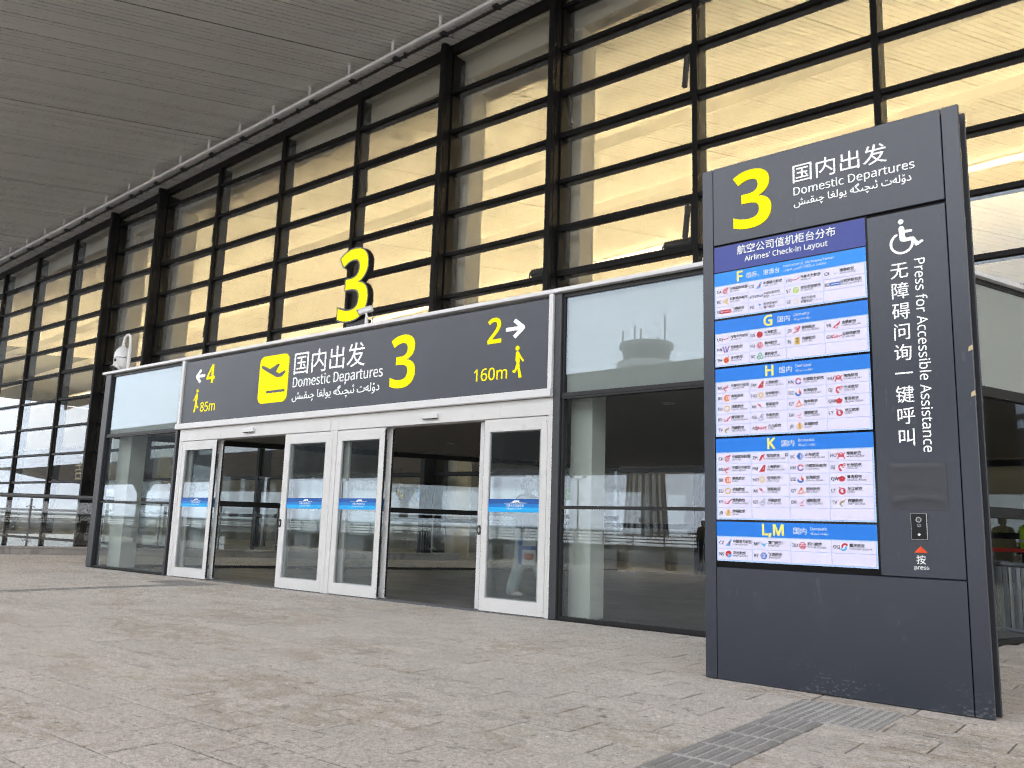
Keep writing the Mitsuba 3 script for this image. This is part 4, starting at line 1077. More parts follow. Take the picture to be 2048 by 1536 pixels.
MARKS = {
    'CA': [('red', u01([arcl(0, -0.05, 0.38, 60, 250, 0.07), arcl(0.05, -0.1, 0.2, 40, 260, 0.07), L([(0.05, 0.3), (0.42, 0.46), (0.3, 0.2)], 0.06), L([(0.2, -0.1), (0.18, -0.42)], 0.06)]))],
    'CZ': [('sky_b', Polygon([(-0.5, -0.45), (0.3, 0.48), (0.5, 0.48), (0.2, -0.45)])), ('red', u01([C(0.14, 0.02, 0.13), L([(0.14, 0.02), (0.05, -0.3)], 0.05)]))],
    'UQ': [('red', L([(-0.5, 0.02), (-0.2, -0.08), (0.1, -0.02), (0.34, 0.08), (0.5, 0.24)], 0.055))],
    'CX': [('grey', Polygon([(-0.45, 0.5), (0.0, -0.1), (0.5, 0.0), (0.15, -0.15), (-0.25, -0.45), (0.0, -0.2)]))],
    'KC': [('goldp', u01([L([(0.4, 0.4), (-0.45, 0.0), (0.4, -0.45)], 0.08), L([(0.35, 0.12), (-0.05, 0.0), (0.35, -0.15)], 0.06)]))],
    'HY': [('navy', sbox(-0.62, -0.16, 0.62, 0.16)), ('board', sbox(-0.5, -0.03, 0.5, 0.04))],
    'S7': [('lime', C(0, 0, 0.45)), ('board', u01([L([(-0.2, 0.2), (-0.02, 0.2), (-0.2, -0.05), (-0.02, -0.2)], 0.04), L([(0.06, 0.2), (0.24, 0.2), (0.12, -0.2)], 0.04)]))],
    'B2': [('blue', sbox(-0.72, -0.25, 0.72, 0.25)), ('board', sbox(-0.55, -0.05, 0.55, 0.06))],
    'FS': [('red', sbox(-0.85, -0.28, 0.85, 0.28)), ('board', u01([C(-0.6, 0, 0.16), sbox(-0.3, -0.06, 0.7, 0.07)]))],
    'FG': [('blue', Polygon([(-0.1, 0.4), (0.35, 0.3), (0.15, 0.12), (0.1, -0.05), (0.0, 0.12)])), ('grey', L([(-0.5, -0.35), (-0.1, -0.25), (0.5, -0.3)], 0.03))],
    'SZ': [('goldp', u01([L([(-0.4, -0.3), (0.4, -0.3)], 0.04), arcl(0, -0.15, 0.22, 10, 170, 0.04)] + [C(0.4 * math.cos(a), -0.05 + 0.4 * math.sin(a), 0.05) for a in np.linspace(0.3, 2.84, 6)]))],
    'PN': [('purple', u01([L([(-0.5, 0.4), (-0.25, -0.4)], 0.10), L([(-0.1, 0.4), (0.05, -0.4)], 0.09), L([(0.15, -0.35), (0.42, 0.42)], 0.09)]))],
    'GS': [('red', C(0, 0, 0.46)), ('goldp', u01([C(0.12, 0.05, 0.24), L([(-0.35, -0.1), (0.1, -0.28)], 0.07)]))],
    'JD': [('red', u01([L([(-0.4, 0.25), (0.45, 0.45)], 0.06), L([(-0.2, 0.02), (0.45, 0.3), (0.1, -0.05)], 0.07), L([(-0.5, -0.4), (0.2, -0.15)], 0.07)]))],
    'Y8': [('red', u01([Polygon([(0.5, 0.5), (-0.1, 0.0), (-0.2, -0.2), (0.3, -0.05), (0.45, 0.2)]), arcl(-0.05, -0.2, 0.25, 150, 330, 0.05), L([(-0.5, -0.35), (-0.2, -0.22)], 0.05)]))],
    'FU': [('red', u01([C(0, 0, 0.47).difference(C(0, 0, 0.37)), arcl(0, 0, 0.22, 40, 320, 0.07), L([(0.0, 0.0), (0.26, 0.0)], 0.05)]))],
    '8L': [('goldp', sbox(-0.36, -0.5, 0.36, 0.5)), ('ink', u01([L([(-0.18, 0.3), (0.18, 0.3)], 0.04), L([(-0.18, -0.05), (0.18, -0.05)], 0.04), L([(0.0, 0.42), (0.0, -0.42)], 0.035)]))],
    'GX': [('red', u01([arcl(-0.45, 0, 0.2, 60, 350, 0.055), L([(-0.2, -0.2), (0.05, 0.15), (0.1, -0.1)], 0.05), L([(0.1, -0.15), (0.45, 0.0), (0.7, 0.06)], 0.05)]))],
    '9H': [('orange', C(0, -0.05, 0.44)), ('red', u01([arcl(0, -0.08, 0.22, 60, 360, 0.07), L([(0.1, 0.2), (0.4, 0.5)], 0.05)]))],
    '9C': [('green', u01([arcl(-0.2, -0.18, 0.22, -20, 300, 0.07), arcl(0.22, -0.18, 0.22, 200, 480, 0.07), arcl(0.02, 0.22, 0.22, 0, 260, 0.07)]))],
    'MU': [('red', u01([Polygon([(0.5, 0.42), (-0.3, 0.1), (-0.5, -0.1), (-0.1, 0.02)]), Polygon([(0.5, 0.12), (-0.2, -0.02), (-0.5, -0.15), (-0.1, -0.14)]), arcl(-0.05, -0.2, 0.3, 150, 280, 0.06)]))],
    'FM': [('red', Polygon([(-0.5, -0.45), (0.25, 0.48), (0.5, 0.48), (0.35, -0.45)]).difference(Polygon([(0.05, -0.1), (0.25, 0.2), (0.22, -0.1)])))],
    'KN': [('purple', arcl(0, 0, 0.36, 130, 330, 0.10)), ('red', arcl(0, 0, 0.36, 30, 130, 0.09))],
    'HU': [('red', u01([C(0, 0.12, 0.26).difference(C(0, 0.16, 0.13)), L([(-0.5, 0.3), (-0.25, 0.05), (-0.45, -0.45)], 0.065), L([(0.5, 0.3), (0.25, 0.05), (0.45, -0.45)], 0.065), L([(-0.3, -0.18), (0.3, -0.18)], 0.055)]))],
    'BK': [('orange', u01([C(0, 0, 0.47).difference(C(0.12, 0, 0.30)), C(0.06, 0.06, 0.14), L([(0.05, -0.1), (0.3, -0.38)], 0.07), L([(0.1, 0.3), (0.36, 0.38)], 0.06)]))],
    'HO': [('goldp', u01([C(0, 0, 0.47).difference(C(0, 0, 0.39)), arcl(0, 0.05, 0.22, 0, 250, 0.06), arcl(0.02, -0.12, 0.16, 180, 400, 0.05)]))],
    'DZ': [('blue', u01([arcl(-0.05, -0.05, 0.34, 190, 350, 0.13)])), ('orange', u01([C(0.16, 0.05, 0.18), L([(0.1, 0.1), (0.16, 0.46)], 0.05)])), ('red', C(0.22, -0.05, 0.13))],
    'GJ': [('red', u01([arcl(0.0, -0.05, 0.33, 70, 250, 0.10), L([(0.05, 0.30), (0.5, 0.42)], 0.05), L([(0.0, 0.15), (0.36, 0.12), (0.5, 0.28)], 0.05), L([(0.02, 0.0), (0.3, -0.08)], 0.05), arcl(-0.05, -0.2, 0.3, 220, 290, 0.05)]))],
    'EU': [('goldp', C(0, 0, 0.45).difference(C(0, 0, 0.30))), ('orange', u01([C(0.375 * math.cos(a), 0.375 * math.sin(a), 0.05) for a in np.linspace(0, 6.28, 9)[:-1]]))],
    'A6': [('red', Polygon([(-0.6, 0.45), (-0.1, 0.25), (0.1, -0.1), (-0.2, -0.05)])), ('grey', Polygon([(-0.1, -0.45), (0.05, -0.12), (0.6, -0.16), (0.1, -0.24)]))],
    'GT': [('orange', u01([L([(-0.45, -0.35), (-0.2, -0.42), (0.55, -0.2)], 0.06), arcl(0, -0.15, 0.28, 0, 200, 0.06), L([(-0.05, 0.15), (0.1, 0.18)], 0.12)])), ('red', C(0.05, 0.33, 0.10))],
    'QW': [('red', u01([C(0.27 * math.cos(a), 0.20 * math.sin(a) - 0.02, 0.19) for a in np.linspace(math.pi / 2, 2.5 * math.pi, 6)[:-1]]))],
    'KY': [('red', u01([arcl(-0.3, -0.1, 0.2, 130, 300, 0.05), L([(-0.2, -0.2), (0.05, -0.25), (0.25, 0.1), (0.5, 0.35)], 0.07), L([(0.0, 0.0), (0.4, 0.15)], 0.05)]))],
    'G5': [('navy', u01([L([(-0.5, -0.15), (-0.2, -0.1), (-0.05, 0.15), (0.35, 0.48)], 0.045), L([(0.0, 0.0), (0.38, 0.18)], 0.04), L([(0.0, -0.12), (0.34, -0.04)], 0.04), L([(-0.42, -0.4), (0.1, -0.42), (0.3, -0.25)], 0.045)]))],
    'DR': [('red', u01([Polygon([(0.5, 0.5), (0.1, 0.0), (-0.5, -0.2), (0.15, -0.12)]), L([(-0.2, -0.4), (0.3, -0.48)], 0.05)]))],
    'LT': [('red', u01([arcl(0, -0.08, 0.34, 150, 390, 0.11), arcl(0.05, 0.1, 0.18, -60, 140, 0.08), L([(-0.4, 0.45), (-0.2, 0.3)], 0.06)]))],
    'TV': [('green', L([(-0.1, -0.48), (-0.35, -0.25), (-0.1, 0.0), (0.2, 0.1)], 0.07)), ('goldp', L([(-0.25, -0.35), (-0.2, -0.05), (0.25, 0.22)], 0.06)), ('red', Polygon([(0.55, 0.5), (-0.3, 0.05), (-0.42, -0.2), (0.1, 0.2)]))],
    'AQ': [('red', fit(text('9air', 'latin', fat=0.02, tol=1.2), -0.85, 0.85, -0.22, 0.28))],
    'JR': [('goldp', u01([L([(-0.45, 0.05), (-0.2, -0.35), (0.2, -0.35), (0.48, 0.05)], 0.07), L([(-0.18, 0.25), (-0.05, -0.2)], 0.09), L([(0.22, 0.3), (0.08, -0.2)], 0.09)])), ('orange', L([(0.02, 0.42), (0.02, -0.1)], 0.08))],
    'ZH': [('red', u01([Polygon([(0.5, 0.5), (-0.1, 0.3), (-0.5, -0.5), (-0.1, -0.35), (0.05, 0.05), (0.25, 0.1)]), L([(0.15, 0.02), (0.42, -0.22)], 0.06)]))],
    'SC': [('blue', C(-0.02, 0, 0.46).difference(u01([L([(0.25, 0.5), (0.02, 0.1), (0.12, -0.5)], 0.045), L([(0.42, 0.4), (0.22, 0.05), (0.3, -0.4)], 0.045)])))],
    'MF': [('sky_b', Polygon([(-0.6, 0.4), (-0.1, 0.0), (0.6, 0.15), (0.3, -0.02), (0.2, -0.42), (-0.1, -0.2), (-0.4, 0.1)]))],
    '3U': [('red', u01([C(0, 0, 0.47).difference(C(0, 0, 0.39)), L([(-0.36, 0.15), (0.0, 0.05), (0.36, 0.2)], 0.06), L([(-0.38, -0.1), (0, -0.14), (0.38, -0.1)], 0.06), L([(-0.26, -0.28), (0.26, -0.28)], 0.05)]))],
    'OQ': [('red', arcl(0.1, 0.05, 0.34, 40, 190, 0.12)), ('sky_b', arcl(-0.1, -0.05, 0.34, 220, 370, 0.12))],
    'NS': [('red', u01([arcl(0, 0, 0.32, 30, 210, 0.15), C(0.05, 0.05, 0.12)])), ('sky_b', arcl(0, 0, 0.32, 230, 360, 0.14))],
    'RY': [('blue', C(0, 0, 0.47).difference(u01([arcl(-0.08, 0.02, 0.22, 100, 260, 0.04), L([(0.02, 0.3), (-0.02, -0.3)], 0.04), arcl(0.2, 0.0, 0.18, 60, 300, 0.04)])))],
}
NAMES = dict(CA=('中国国际航空', 'AIR CHINA'), KC=('阿斯塔纳航空', 'AIR ASTANA'), FS=('飞狮航空', 'FLYARYSTAN'), CZ=('中国南方航空', 'CHINA SOUTHERN'), HY=('乌兹别克斯坦航空', 'UZBEKISTAN AIRWAYS'), FG=('阿丽亚娜阿富汗航空', 'ARIANA AFGHAN'),
             UQ=('乌鲁木齐航空', 'URUMQI AIR'), S7=('西伯利亚航空', 'S7 AIRLINES'), SZ=('塔吉克斯坦索蒙航空', 'SOMON AIR'), CX=('国泰航空', 'CATHAY PACIFIC'), B2=('白俄罗斯航空', 'BELAVIA BELARUSIAN'), PN=('西部航空', 'WEST AIR'), GS=('天津航空', 'TIANJIN AIRLINES'),
             FU=('福州航空', 'FUZHOU AIRLINES'), JD=('首都航空', 'CAPITAL AIRLINES'), Y8=('金鹏航空', 'SUPARNA AIRLINES'), GX=('北部湾航空', 'GX AIRLINES'), MU=('中国东方航空', 'CHINA EASTERN'), BK=('奥凯航空', 'OK AIR'), EU=('成都航空', 'CHENGDU AIRLINES'),
             KY=('昆明航空', 'KUNMING AIRLINES'), TV=('西藏航空', 'TIBET AIRLINES'), FM=('上海航空', 'SHANGHAI AIRLINES'), HO=('吉祥航空', 'JUNEYAO AIR'), A6=('湖南航空', 'AIR TRAVEL'), G5=('华夏航空', 'CHINA EXPRESS'), AQ=('九元航空', '9 AIR'),
             KN=('中国联合航空', 'CHINA UNITED'), DZ=('东海航空', 'DONGHAI AIRLINES'), GT=('桂林航空', 'AIR GUILIN'), DR=('瑞丽航空', 'RUILI AIRLINES'), JR=('幸福航空', 'JOYAIR'), HU=('海南航空', 'HAINAN AIRLINES'), GJ=('长龙航空', 'LOONG AIR'),
             QW=('青岛航空', 'QINGDAO AIRLINES'), LT=('龙江航空', 'LJ AIR'), ZH=('深圳航空', 'SHENZHEN AIRLINES'), SC=('山东航空', 'SHANDONG AIRLINES'), MF=('厦门航空', 'XIAMEN AIR'), OQ=('重庆航空', 'CHONGQING AIRLINES'), NS=('河北航空', 'HEBEI AIRLINES'), RY=('江西航空', 'JIANGXI AIR'))
NAMES.update({'8L': ('祥鹏航空', 'LUCKY AIR'), '9H': ('长安航空', 'AIR CHANGAN'), '9C': ('春秋航空', 'SPRING AIRLINES'), '3U': ('四川航空', 'SICHUAN AIRLINES')})
SECT = [('F', 3.222, 3.1135, 2.837, [['CA', 'CZ', 'UQ', 'CX'], ['KC', 'HY', 'S7', 'B2'], ['FS', 'FG', 'SZ', '']]),
        ('G', 2.8185, 2.712, 2.4345, [['UQ', 'GS', 'JD', 'Y8'], ['PN', 'FU', '8L', 'GX'], ['9H', '9C', '', '']]),
        ('H', 2.4165, 2.310, 1.866, [['MU', 'FM', 'KN', 'HU'], ['BK', 'HO', 'DZ', 'GJ'], ['EU', 'A6', 'GT', 'QW'], ['KY', 'G5', 'DR', 'LT'], ['TV', 'AQ', 'JR', '']]),
        ('K', 1.8495, 1.740, 1.212, [['CA', 'ZH', 'SC', 'HU'], ['MU', 'FM', 'KN', 'GJ'], ['BK', 'HO', 'DZ', 'QW'], ['EU', 'A6', 'GT', 'LT'], ['KY', 'G5', 'DR', 'TV'], ['JR', '', '', '']]),
        ('L,M', 1.1955, 1.085, 0.8925, [['CZ', 'MF', '3U', 'OQ'], ['NS', 'RY', '', '']])]
k0 = sheet(DT + '__board_title', BX0, BX1 + 0.002, 3.2325, 3.4475, 'p_title', wob=0.004, seed=1, label='dark blue title sheet of the check-in board')
add(k0 + '__lettering', tflat(union_all([fitw(text('航空公司值机柜台分布', fat=0.012, tol=0.7), 0.305, 1.104, 3.361), fitw(text("Airlines' Check-in Layout", 'latin', fat=0.016, tol=0.6), 0.369, 1.042, 3.286)]), WB - 0.004), 'm_letter')
DIV = [BX0 + 0.011, 0.3965, 0.6975, 0.9985, BX1 - 0.011]
W1, W2, W3 = WB - 0.0028, WB - 0.0034, WB - 0.0040
for si, (let, zt, zh, zb, rows) in enumerate(SECT):
    kb = sheet(DT + '__board_section', BX0, BX1, zb, zt, 'p_board_edge', seed=2 + si, wob=0.0015, label=f'blue headed sheet with letter {let} on the check-in board')
    kh = add(kb + '__header', tm((np.array([[BX0, W1, zh], [BX1, W1, zh], [BX1, W1, zt], [BX0, W1, zt]]), np.array([[0, 1, 2], [0, 2, 3]]))), 'p_head_f' if si == 0 else 'p_head')
    n = len(rows); z0, z1 = zb + 0.010, zh - 0.008
    hgt = (z1 - z0) / n
    cells, ink, marks, white = [], [], {}, []
    for r, row in enumerate(rows):
        for c in range(4):
            x0, x1 = DIV[c] + 0.0015, DIV[c + 1] - 0.0015
            zc0, zc1 = z1 - (r + 1) * hgt + 0.0015, z1 - r * hgt - 0.0015
            cells.append(sbox(x0, zc0, x1, zc1))
            code = row[c]
            if not code: continue
            zc = 0.5 * (zc0 + zc1); hh = zc1 - zc0
            ink.append(fith(text(code, 'latin', tol=1.0, fat=0.035), x0 + 0.010, zc - 0.012, 0.024))
            mx = x0 + 0.088
            ms = 0.056
            for col, g in MARKS[code]:
                marks.setdefault(col, []).append(affinity.affine_transform(g, [ms, 0, 0, ms, mx, zc]))
            cn, en = NAMES[code]
            xs0 = x0 + (0.125 if code not in ('FS', 'AQ') else 0.142)
            room = x1 - 0.006 - xs0
            if len(cn) > 6:
                a, b = cn[:6] if len(cn) == 8 else cn[:5], cn[6:] if len(cn) == 8 else cn[5:]
                ink.append(fitw(text(a, tol=1.6, fat=0.028), xs0, xs0 + 0.023 * len(a), zc + 0.006))
                ink.append(fitw(text(b, tol=1.6, fat=0.028), xs0, xs0 + 0.023 * len(b), zc - 0.021))
                ink.append(fitw(text(en, 'latin', tol=2.0), xs0 + 0.023 * len(b) + 0.006, x1 - 0.006, zc - 0.018))
            else:
                w = min(0.0262 * len(cn), room)
                ink.append(fitw(text(cn, tol=1.4, fat=0.042), xs0, xs0 + w, zc + 0.003))
                we = min(0.0086 * len(en), room)
                ink.append(fitw(text(en, 'latin', tol=2.0, fat=0.025), xs0, xs0 + we, zc - 0.016))
            if code in ('CA', 'ZH'): ink.append(sbox(x1 - 0.027, zc + 0.002, x1 - 0.005, zc + 0.026).difference(C(x1 - 0.016, zc + 0.014, 0.006)))
            if code in ('MU', 'FM', 'HO', 'MF'): marks.setdefault('grey', []).append(C(min(xs0 + w + 0.012, x1 - 0.012), zc + 0.013, 0.009).difference(C(min(xs0 + w + 0.014, x1 - 0.012), zc + 0.013, 0.006)))
    add(kb + '__cells', tflat(union_all(cells), W1), 'p_board', kind='stuff')
    add(kb + '__lettering', tflat(union_all([g for g in ink]), W2), 'p_ink', kind='stuff')
    for col, gs in marks.items():
        add(kb + '__marks', tflat(union_all(gs), W3 if col in ('board', 'red', 'ink') else W2), 'p_' + col, kind='stuff')
    hc = 0.5 * (zt + zh)
    lw = 0.075 if let != 'L,M' else 0.215
    lx = {'F': 0.300, 'G': 0.520, 'H': 0.525, 'K': 0.530, 'L,M': 0.475}[let]
    add(kb + '__letter', tflat(fith(text(let, 'latin', fat=0.035), lx, hc - 0.038, 0.080), W3), 'p_pale')
    if let == 'F':
        wh = [fitw(text('国际、港澳台', tol=0.8), 0.385, 0.660, hc - 0.022), fitw(text('International, HK/Macao/Taiwan', 'latin', tol=0.8), 0.690, 1.085, hc + 0.008), fitw(text(UYGHUR_F, 'arab', 400, tol=0.8), 0.690, 1.030, hc - 0.024)]
    else:
        o = lx + (0.115 if let != 'L,M' else 0.245)
        wh = [fitw(text('国内', tol=0.8), o, o + 0.098, hc - 0.022), fitw(text('Domestic', 'latin', tol=0.8), o + 0.128, o + 0.252, hc + 0.006), fitw(text(UYGHUR_SHORT, 'arab', 400, tol=0.8), o + 0.128, o + 0.258, hc - 0.026)]
    add(kb + '__header_lettering', tflat(union_all(wh), W3), 'm_letter')
# scraps of tape left on the totem's edge
for z in (2.36, 2.05):
    add(DT + '__tape_scrap', tm(hull([(1.958, -0.0015, z), (1.988, -0.0015, z + 0.01), (1.985, -0.0008, z + 0.045), (1.962, -0.0012, z + 0.03), (1.96, 0.0, z + 0.02)])), 'm_gold')

# ------------------------------------------------------------------ glass balustrade on its stone plinth, left of the porch
info('glass_balustrade', 'glass balustrade with round grey handrail on a low stone plinth left of the porch', 'balustrade')
pa = PA
bput2 = lambda m: frame_map(m, BO, BE, BN, (0, 0, 1))
LEN = (YF - 0.5 - BO[1]) / math.cos(pa)
s = 0.0; i = 0
while s < LEN - 0.05:
    w = min(1.02 + 0.04 * math.sin(3.1 * i), LEN - s)
    add('glass_balustrade__plinth_block', bput2(cbox(s + 0.003, s + w - 0.003, rng.uniform(0, 0.004), 0.40, 0.001, 0.158, 0.006)), 'm_stone')
    add('glass_balustrade__plinth_cap', bput2(cbox(s + 0.003, s + w - 0.003, -0.015, 0.42, 0.160, 0.208, 0.006)), 'm_stone')
    s += w; i += 1
add('glass_balustrade__handrail', tube([BO + BE * q + BN * 0.20 + np.array([0, 0, 1.54]) for q in (0, LEN)], 0.055, 16), 'm_steel_grey', smooth=50)
st = 10.55; ps = []
q = st - 1.62 * 6
while q < LEN:
    if q > 0: ps.append(q)
    q += 1.62
for n, q in enumerate(ps):
    p = add('glass_balustrade__post', join(bput2(cbox(q - 0.022, q + 0.022, 0.155, 0.255, 0.21, 1.46, 0.003)), bput2(cbox(q - 0.05, q + 0.05, 0.15, 0.26, 0.209, 0.222, 0.002)), tube([BO + BE * q + BN * 0.20 + np.array([0, 0, 1.44]), BO + BE * q + BN * 0.20 + np.array([0, 0, 1.50])], 0.014, 8)), 'm_steel_grey')
    for zz in (0.36, 1.26):
        add(p + '__clip', join(*[tube([BO + BE * (q + sg * a) + BN * (0.155 - 0.02 * (a > 0.05)) + np.array([0, 0, zz + b]) for a, b in ((0.0, 0.02), (0.07, 0.0), (0.10, -0.02))], [0.012, 0.012, 0.022], 8) for sg in (-1, 1)]), 'm_steel', smooth=40)
    if n + 1 < len(ps):
        a, b = q + 0.035, ps[n + 1] - 0.035
        t = rng.normal(0, 0.003)
        add('glass_balustrade__glass', bput2((np.array([[a, 0.128, 0.26], [b, 0.128 + t, 0.26], [b, 0.128 + t, 1.40], [a, 0.128, 1.40]]), np.array([[0, 1, 2], [0, 2, 3]]))), 'g_rail')

# ------------------------------------------------------------------ people
def blob(bones, extra=(), edge=0.022, rounds=12):
    """One continuous surface from tapered bones ((p, r), (q, s)); extra: point sets whose hulls are added."""
    sph = lambda p, r: m3.Manifold.sphere(r, 14).translate(tuple(float(x) for x in p))
    parts = [m3.Manifold.batch_hull([sph(p, r), sph(q, s)]) for (p, r), (q, s) in bones]
    for pts in extra: parts.append(m3.Manifold.batch_hull([sph(p, r) for p, r in pts]))
    m = m3.Manifold.batch_boolean(parts, m3.OpType.Add).refine_to_length(edge).to_mesh()
    t = trimesh.Trimesh(m.vert_properties[:, :3], m.tri_verts, process=True)
    trimesh.smoothing.filter_taubin(t, 0.5, -0.53, rounds)
    return np.array(t.vertices), np.array(t.faces)


def person(key, at, face, height, J, top, bottom, label, shoes='m_shoe', vest=None, sleeve=True, wide=1.0):
    """Faces +x before turning by face degrees. J: joints for a height of 1.75 m (x forward, y to the person's left)."""
    sc = height / 1.75
    M = T().translate(list(at)).rotate([0, 0, 1], face).scale(sc)
    P = {k: np.array(v, float) for k, v in J.items()}
    put = dict(to_world=M)
    hd = P['head']
    bones = [((P['neck'], 0.055), (hd + [0, 0, -0.06], 0.055)), ((P['pelvis'], 0.125), (P['chest'], 0.135))]
    for s in 'lr':
        bones += [((P['sh' + s], 0.055), (P['el' + s], 0.042)), ((P['el' + s], 0.040), (P['wr' + s], 0.028)), ((P['hip' + s], 0.085), (P['kn' + s], 0.056)), ((P['kn' + s], 0.055), (P['an' + s], 0.040)), ((P['an' + s], 0.040), (P['an' + s] + [0.13, 0, -0.045], 0.030))]
        d = P['wr' + s] - P['el' + s]; d /= np.linalg.norm(d)
        side = np.cross(d, [0, 1.0 if s == 'l' else -1.0, 0]); side /= np.linalg.norm(side) + 1e-9
        palm = P['wr' + s] + d * 0.055
        bones.append(((P['wr' + s], 0.026), (palm, 0.030)))
        for i in range(4):
            o = palm + d * 0.03 + side * (0.027 - 0.018 * i)
            ln = (0.030, 0.036, 0.034, 0.026)[i]
            c = np.cross(side, d)
            bones += [((o, 0.0095), (o + d * ln, 0.0088)), ((o + d * ln, 0.0088), (o + d * (ln + 0.018) + c * 0.020, 0.0080))]
        bones += [((palm + side * 0.025, 0.011), (palm + side * 0.050 + d * 0.020, 0.0095)), ((palm + side * 0.050 + d * 0.020, 0.0095), (palm + side * 0.052 + d * 0.045, 0.0085))]
    skull = [[(hd + [0.0, 0, 0.045], 0.088), (hd + [0.028, 0, -0.035], 0.066), (hd + [0.055, 0, -0.075], 0.034)], [(hd + [0.088, 0, 0.0], 0.014), (hd + [0.112, 0, -0.028], 0.013), (hd + [0.075, 0, -0.03], 0.02)],
             [(hd + [-0.005, 0.082, 0.0], 0.018), (hd + [-0.01, 0.088, -0.035], 0.012)], [(hd + [-0.005, -0.082, 0.0], 0.018), (hd + [-0.01, -0.088, -0.035], 0.012)], [(hd + [0.082, 0.018, -0.062], 0.010), (hd + [0.082, -0.018, -0.062], 0.010)]]
    torso = [[(P['shl'] + [0, -0.02, 0], 0.06), (P['shr'] + [0, 0.02, 0], 0.06), (P['pelvis'] + [0, 0.07, 0], 0.10), (P['pelvis'] + [0, -0.07, 0], 0.10)]]
    root = add(key, blob(bones, skull + torso, 0.03, 8), 'm_skin', smooth=True, label=label, cat='person', **put)
    w = wide
    legs = []
    for s in 'lr':
        legs += [((P['hip' + s] + [0, 0, 0.05], 0.112), (P['kn' + s], 0.082 * w)), ((P['kn' + s], 0.082 * w), (P['an' + s] + [0, 0, -0.005], 0.078 * w))]
    add(root + '__trousers', blob(legs, [[(P['pelvis'] + [0, 0.06, 0.03], 0.125), (P['pelvis'] + [0, -0.06, 0.03], 0.125), (P['hipl'], 0.115), (P['hipr'], 0.115)]], 0.03, 10), bottom, smooth=True, **put)
    arms = []
    for s in 'lr':
        arms += [((P['sh' + s], 0.078), (P['el' + s], 0.060)), ((P['el' + s], 0.060), (P['wr' + s], 0.044))]
    tors = [[(P['shl'], 0.078), (P['shr'], 0.078), (P['chest'], 0.16), (P['pelvis'] + [0, 0.07, 0.02], 0.135), (P['pelvis'] + [0, -0.07, 0.02], 0.135)], [(P['neck'] + [0, 0, -0.02], 0.075), (P['shl'], 0.06), (P['shr'], 0.06)]]
    add(root + '__jacket', blob(arms, tors, 0.03, 10), top, smooth=True, **put)
    if vest:
        vt = blob([((P['shl'] + [0, -0.03, -0.01], 0.092), (P['shr'] + [0, 0.03, -0.01], 0.092))], [[(P['shl'] + [0, -0.04, -0.02], 0.088), (P['shr'] + [0, 0.04, -0.02], 0.088), (P['chest'], 0.172), (P['pelvis'] + [0, 0.07, 0.06], 0.15), (P['pelvis'] + [0, -0.07, 0.06], 0.15)]], 0.03, 6)
        add(root + '__vest', vt, vest, smooth=True, **put)
        band = lathe([[0.196, -0.025], [0.201, -0.025], [0.201, 0.025], [0.196, 0.025]], 24)
        add(root + '__reflective_band', (band[0] * [0.88, 1.14, 1] + (P['chest'] * 0.55 + P['pelvis'] * 0.45 + [0, 0, 0.05]), band[1]), 'm_reflect_tape', **put)
    hair = m3.Manifold.batch_hull([m3.Manifold.sphere(0.098, 20).translate(tuple(hd + [-0.012, 0, 0.055])), m3.Manifold.sphere(0.075, 20).translate(tuple(hd + [-0.045, 0, -0.02]))])
    cut = m3.Manifold.cube((0.3, 0.4, 0.3), True).translate(tuple(hd + [0.19, 0, -0.085]))
    h = (hair - cut).refine_to_length(0.02).to_mesh()
    hv = h.vert_properties[:, :3].copy(); hv += 0.006 * (meshkit.fbm(hv * 40, 2) - 0.5)[:, None] * (hv - hd) / 0.1
    add(root + '__hair', (hv, h.tri_verts), 'm_hair', smooth=True, **put)
    for s in 'lr':
        a = P['an' + s]
        add(root + '__shoe', blob([((a + [-0.045, 0, -0.035], 0.048), (a + [0.09, 0, -0.052], 0.042)), ((a + [0.09, 0, -0.052], 0.042), (a + [0.165, 0, -0.060], 0.032)), ((a + [-0.01, 0, 0.0], 0.048), (a + [0.04, 0, -0.03], 0.045))], (), 0.02, 4), shoes, smooth=True, **put)
    return root


STAND = dict(head=(0.02, 0, 1.62), neck=(0, 0, 1.48), chest=(0, 0, 1.25), pelvis=(0, 0, 0.98), shl=(0, 0.185, 1.41), shr=(0, -0.185, 1.41), ell=(-0.03, 0.24, 1.13), elr=(-0.03, -0.24, 1.13), wrl=(0.06, 0.25, 0.90), wrr=(0.06, -0.25, 0.90),
             hipl=(0, 0.095, 0.93), hipr=(0, -0.095, 0.93), knl=(0.02, 0.10, 0.50), knr=(0.02, -0.10, 0.50), anl=(-0.01, 0.105, 0.095), anr=(-0.01, -0.105, 0.095))
WALK = {**STAND, 'knl': (0.16, 0.10, 0.52), 'anl': (0.22, 0.10, 0.10), 'knr': (-0.02, -0.10, 0.50), 'anr': (-0.30, -0.10, 0.15), 'ell': (-0.10, 0.25, 1.14), 'wrl': (-0.05, 0.26, 0.90), 'elr': (0.02, -0.25, 1.13), 'wrr': (0.12, -0.25, 0.92)}
STEP = {**STAND, 'knl': (0.14, 0.10, 0.52), 'anl': (0.30, 0.10, 0.10), 'knr': (-0.03, -0.10, 0.50), 'anr': (-0.16, -0.105, 0.10), 'elr': (-0.02, -0.25, 1.13), 'wrr': (0.13, -0.24, 0.93)}
pw = person('person', (-8.52, 11.02, 0.004), 4, 1.92, STEP, 'm_sweater', 'm_jeans', 'person in pale wide jeans carrying a box behind the rightmost door leaf', wide=1.18)
gb = np.array([-8.40, 10.74, 0.0])
add('gift_box', cbox(gb[0], gb[0] + 0.34, gb[1] - 0.06, gb[1] + 0.05, 0.53, 0.92, 0.004), 'm_bag_grey', label='blue and grey gift box with a red picture carried by the person in jeans', cat='box')
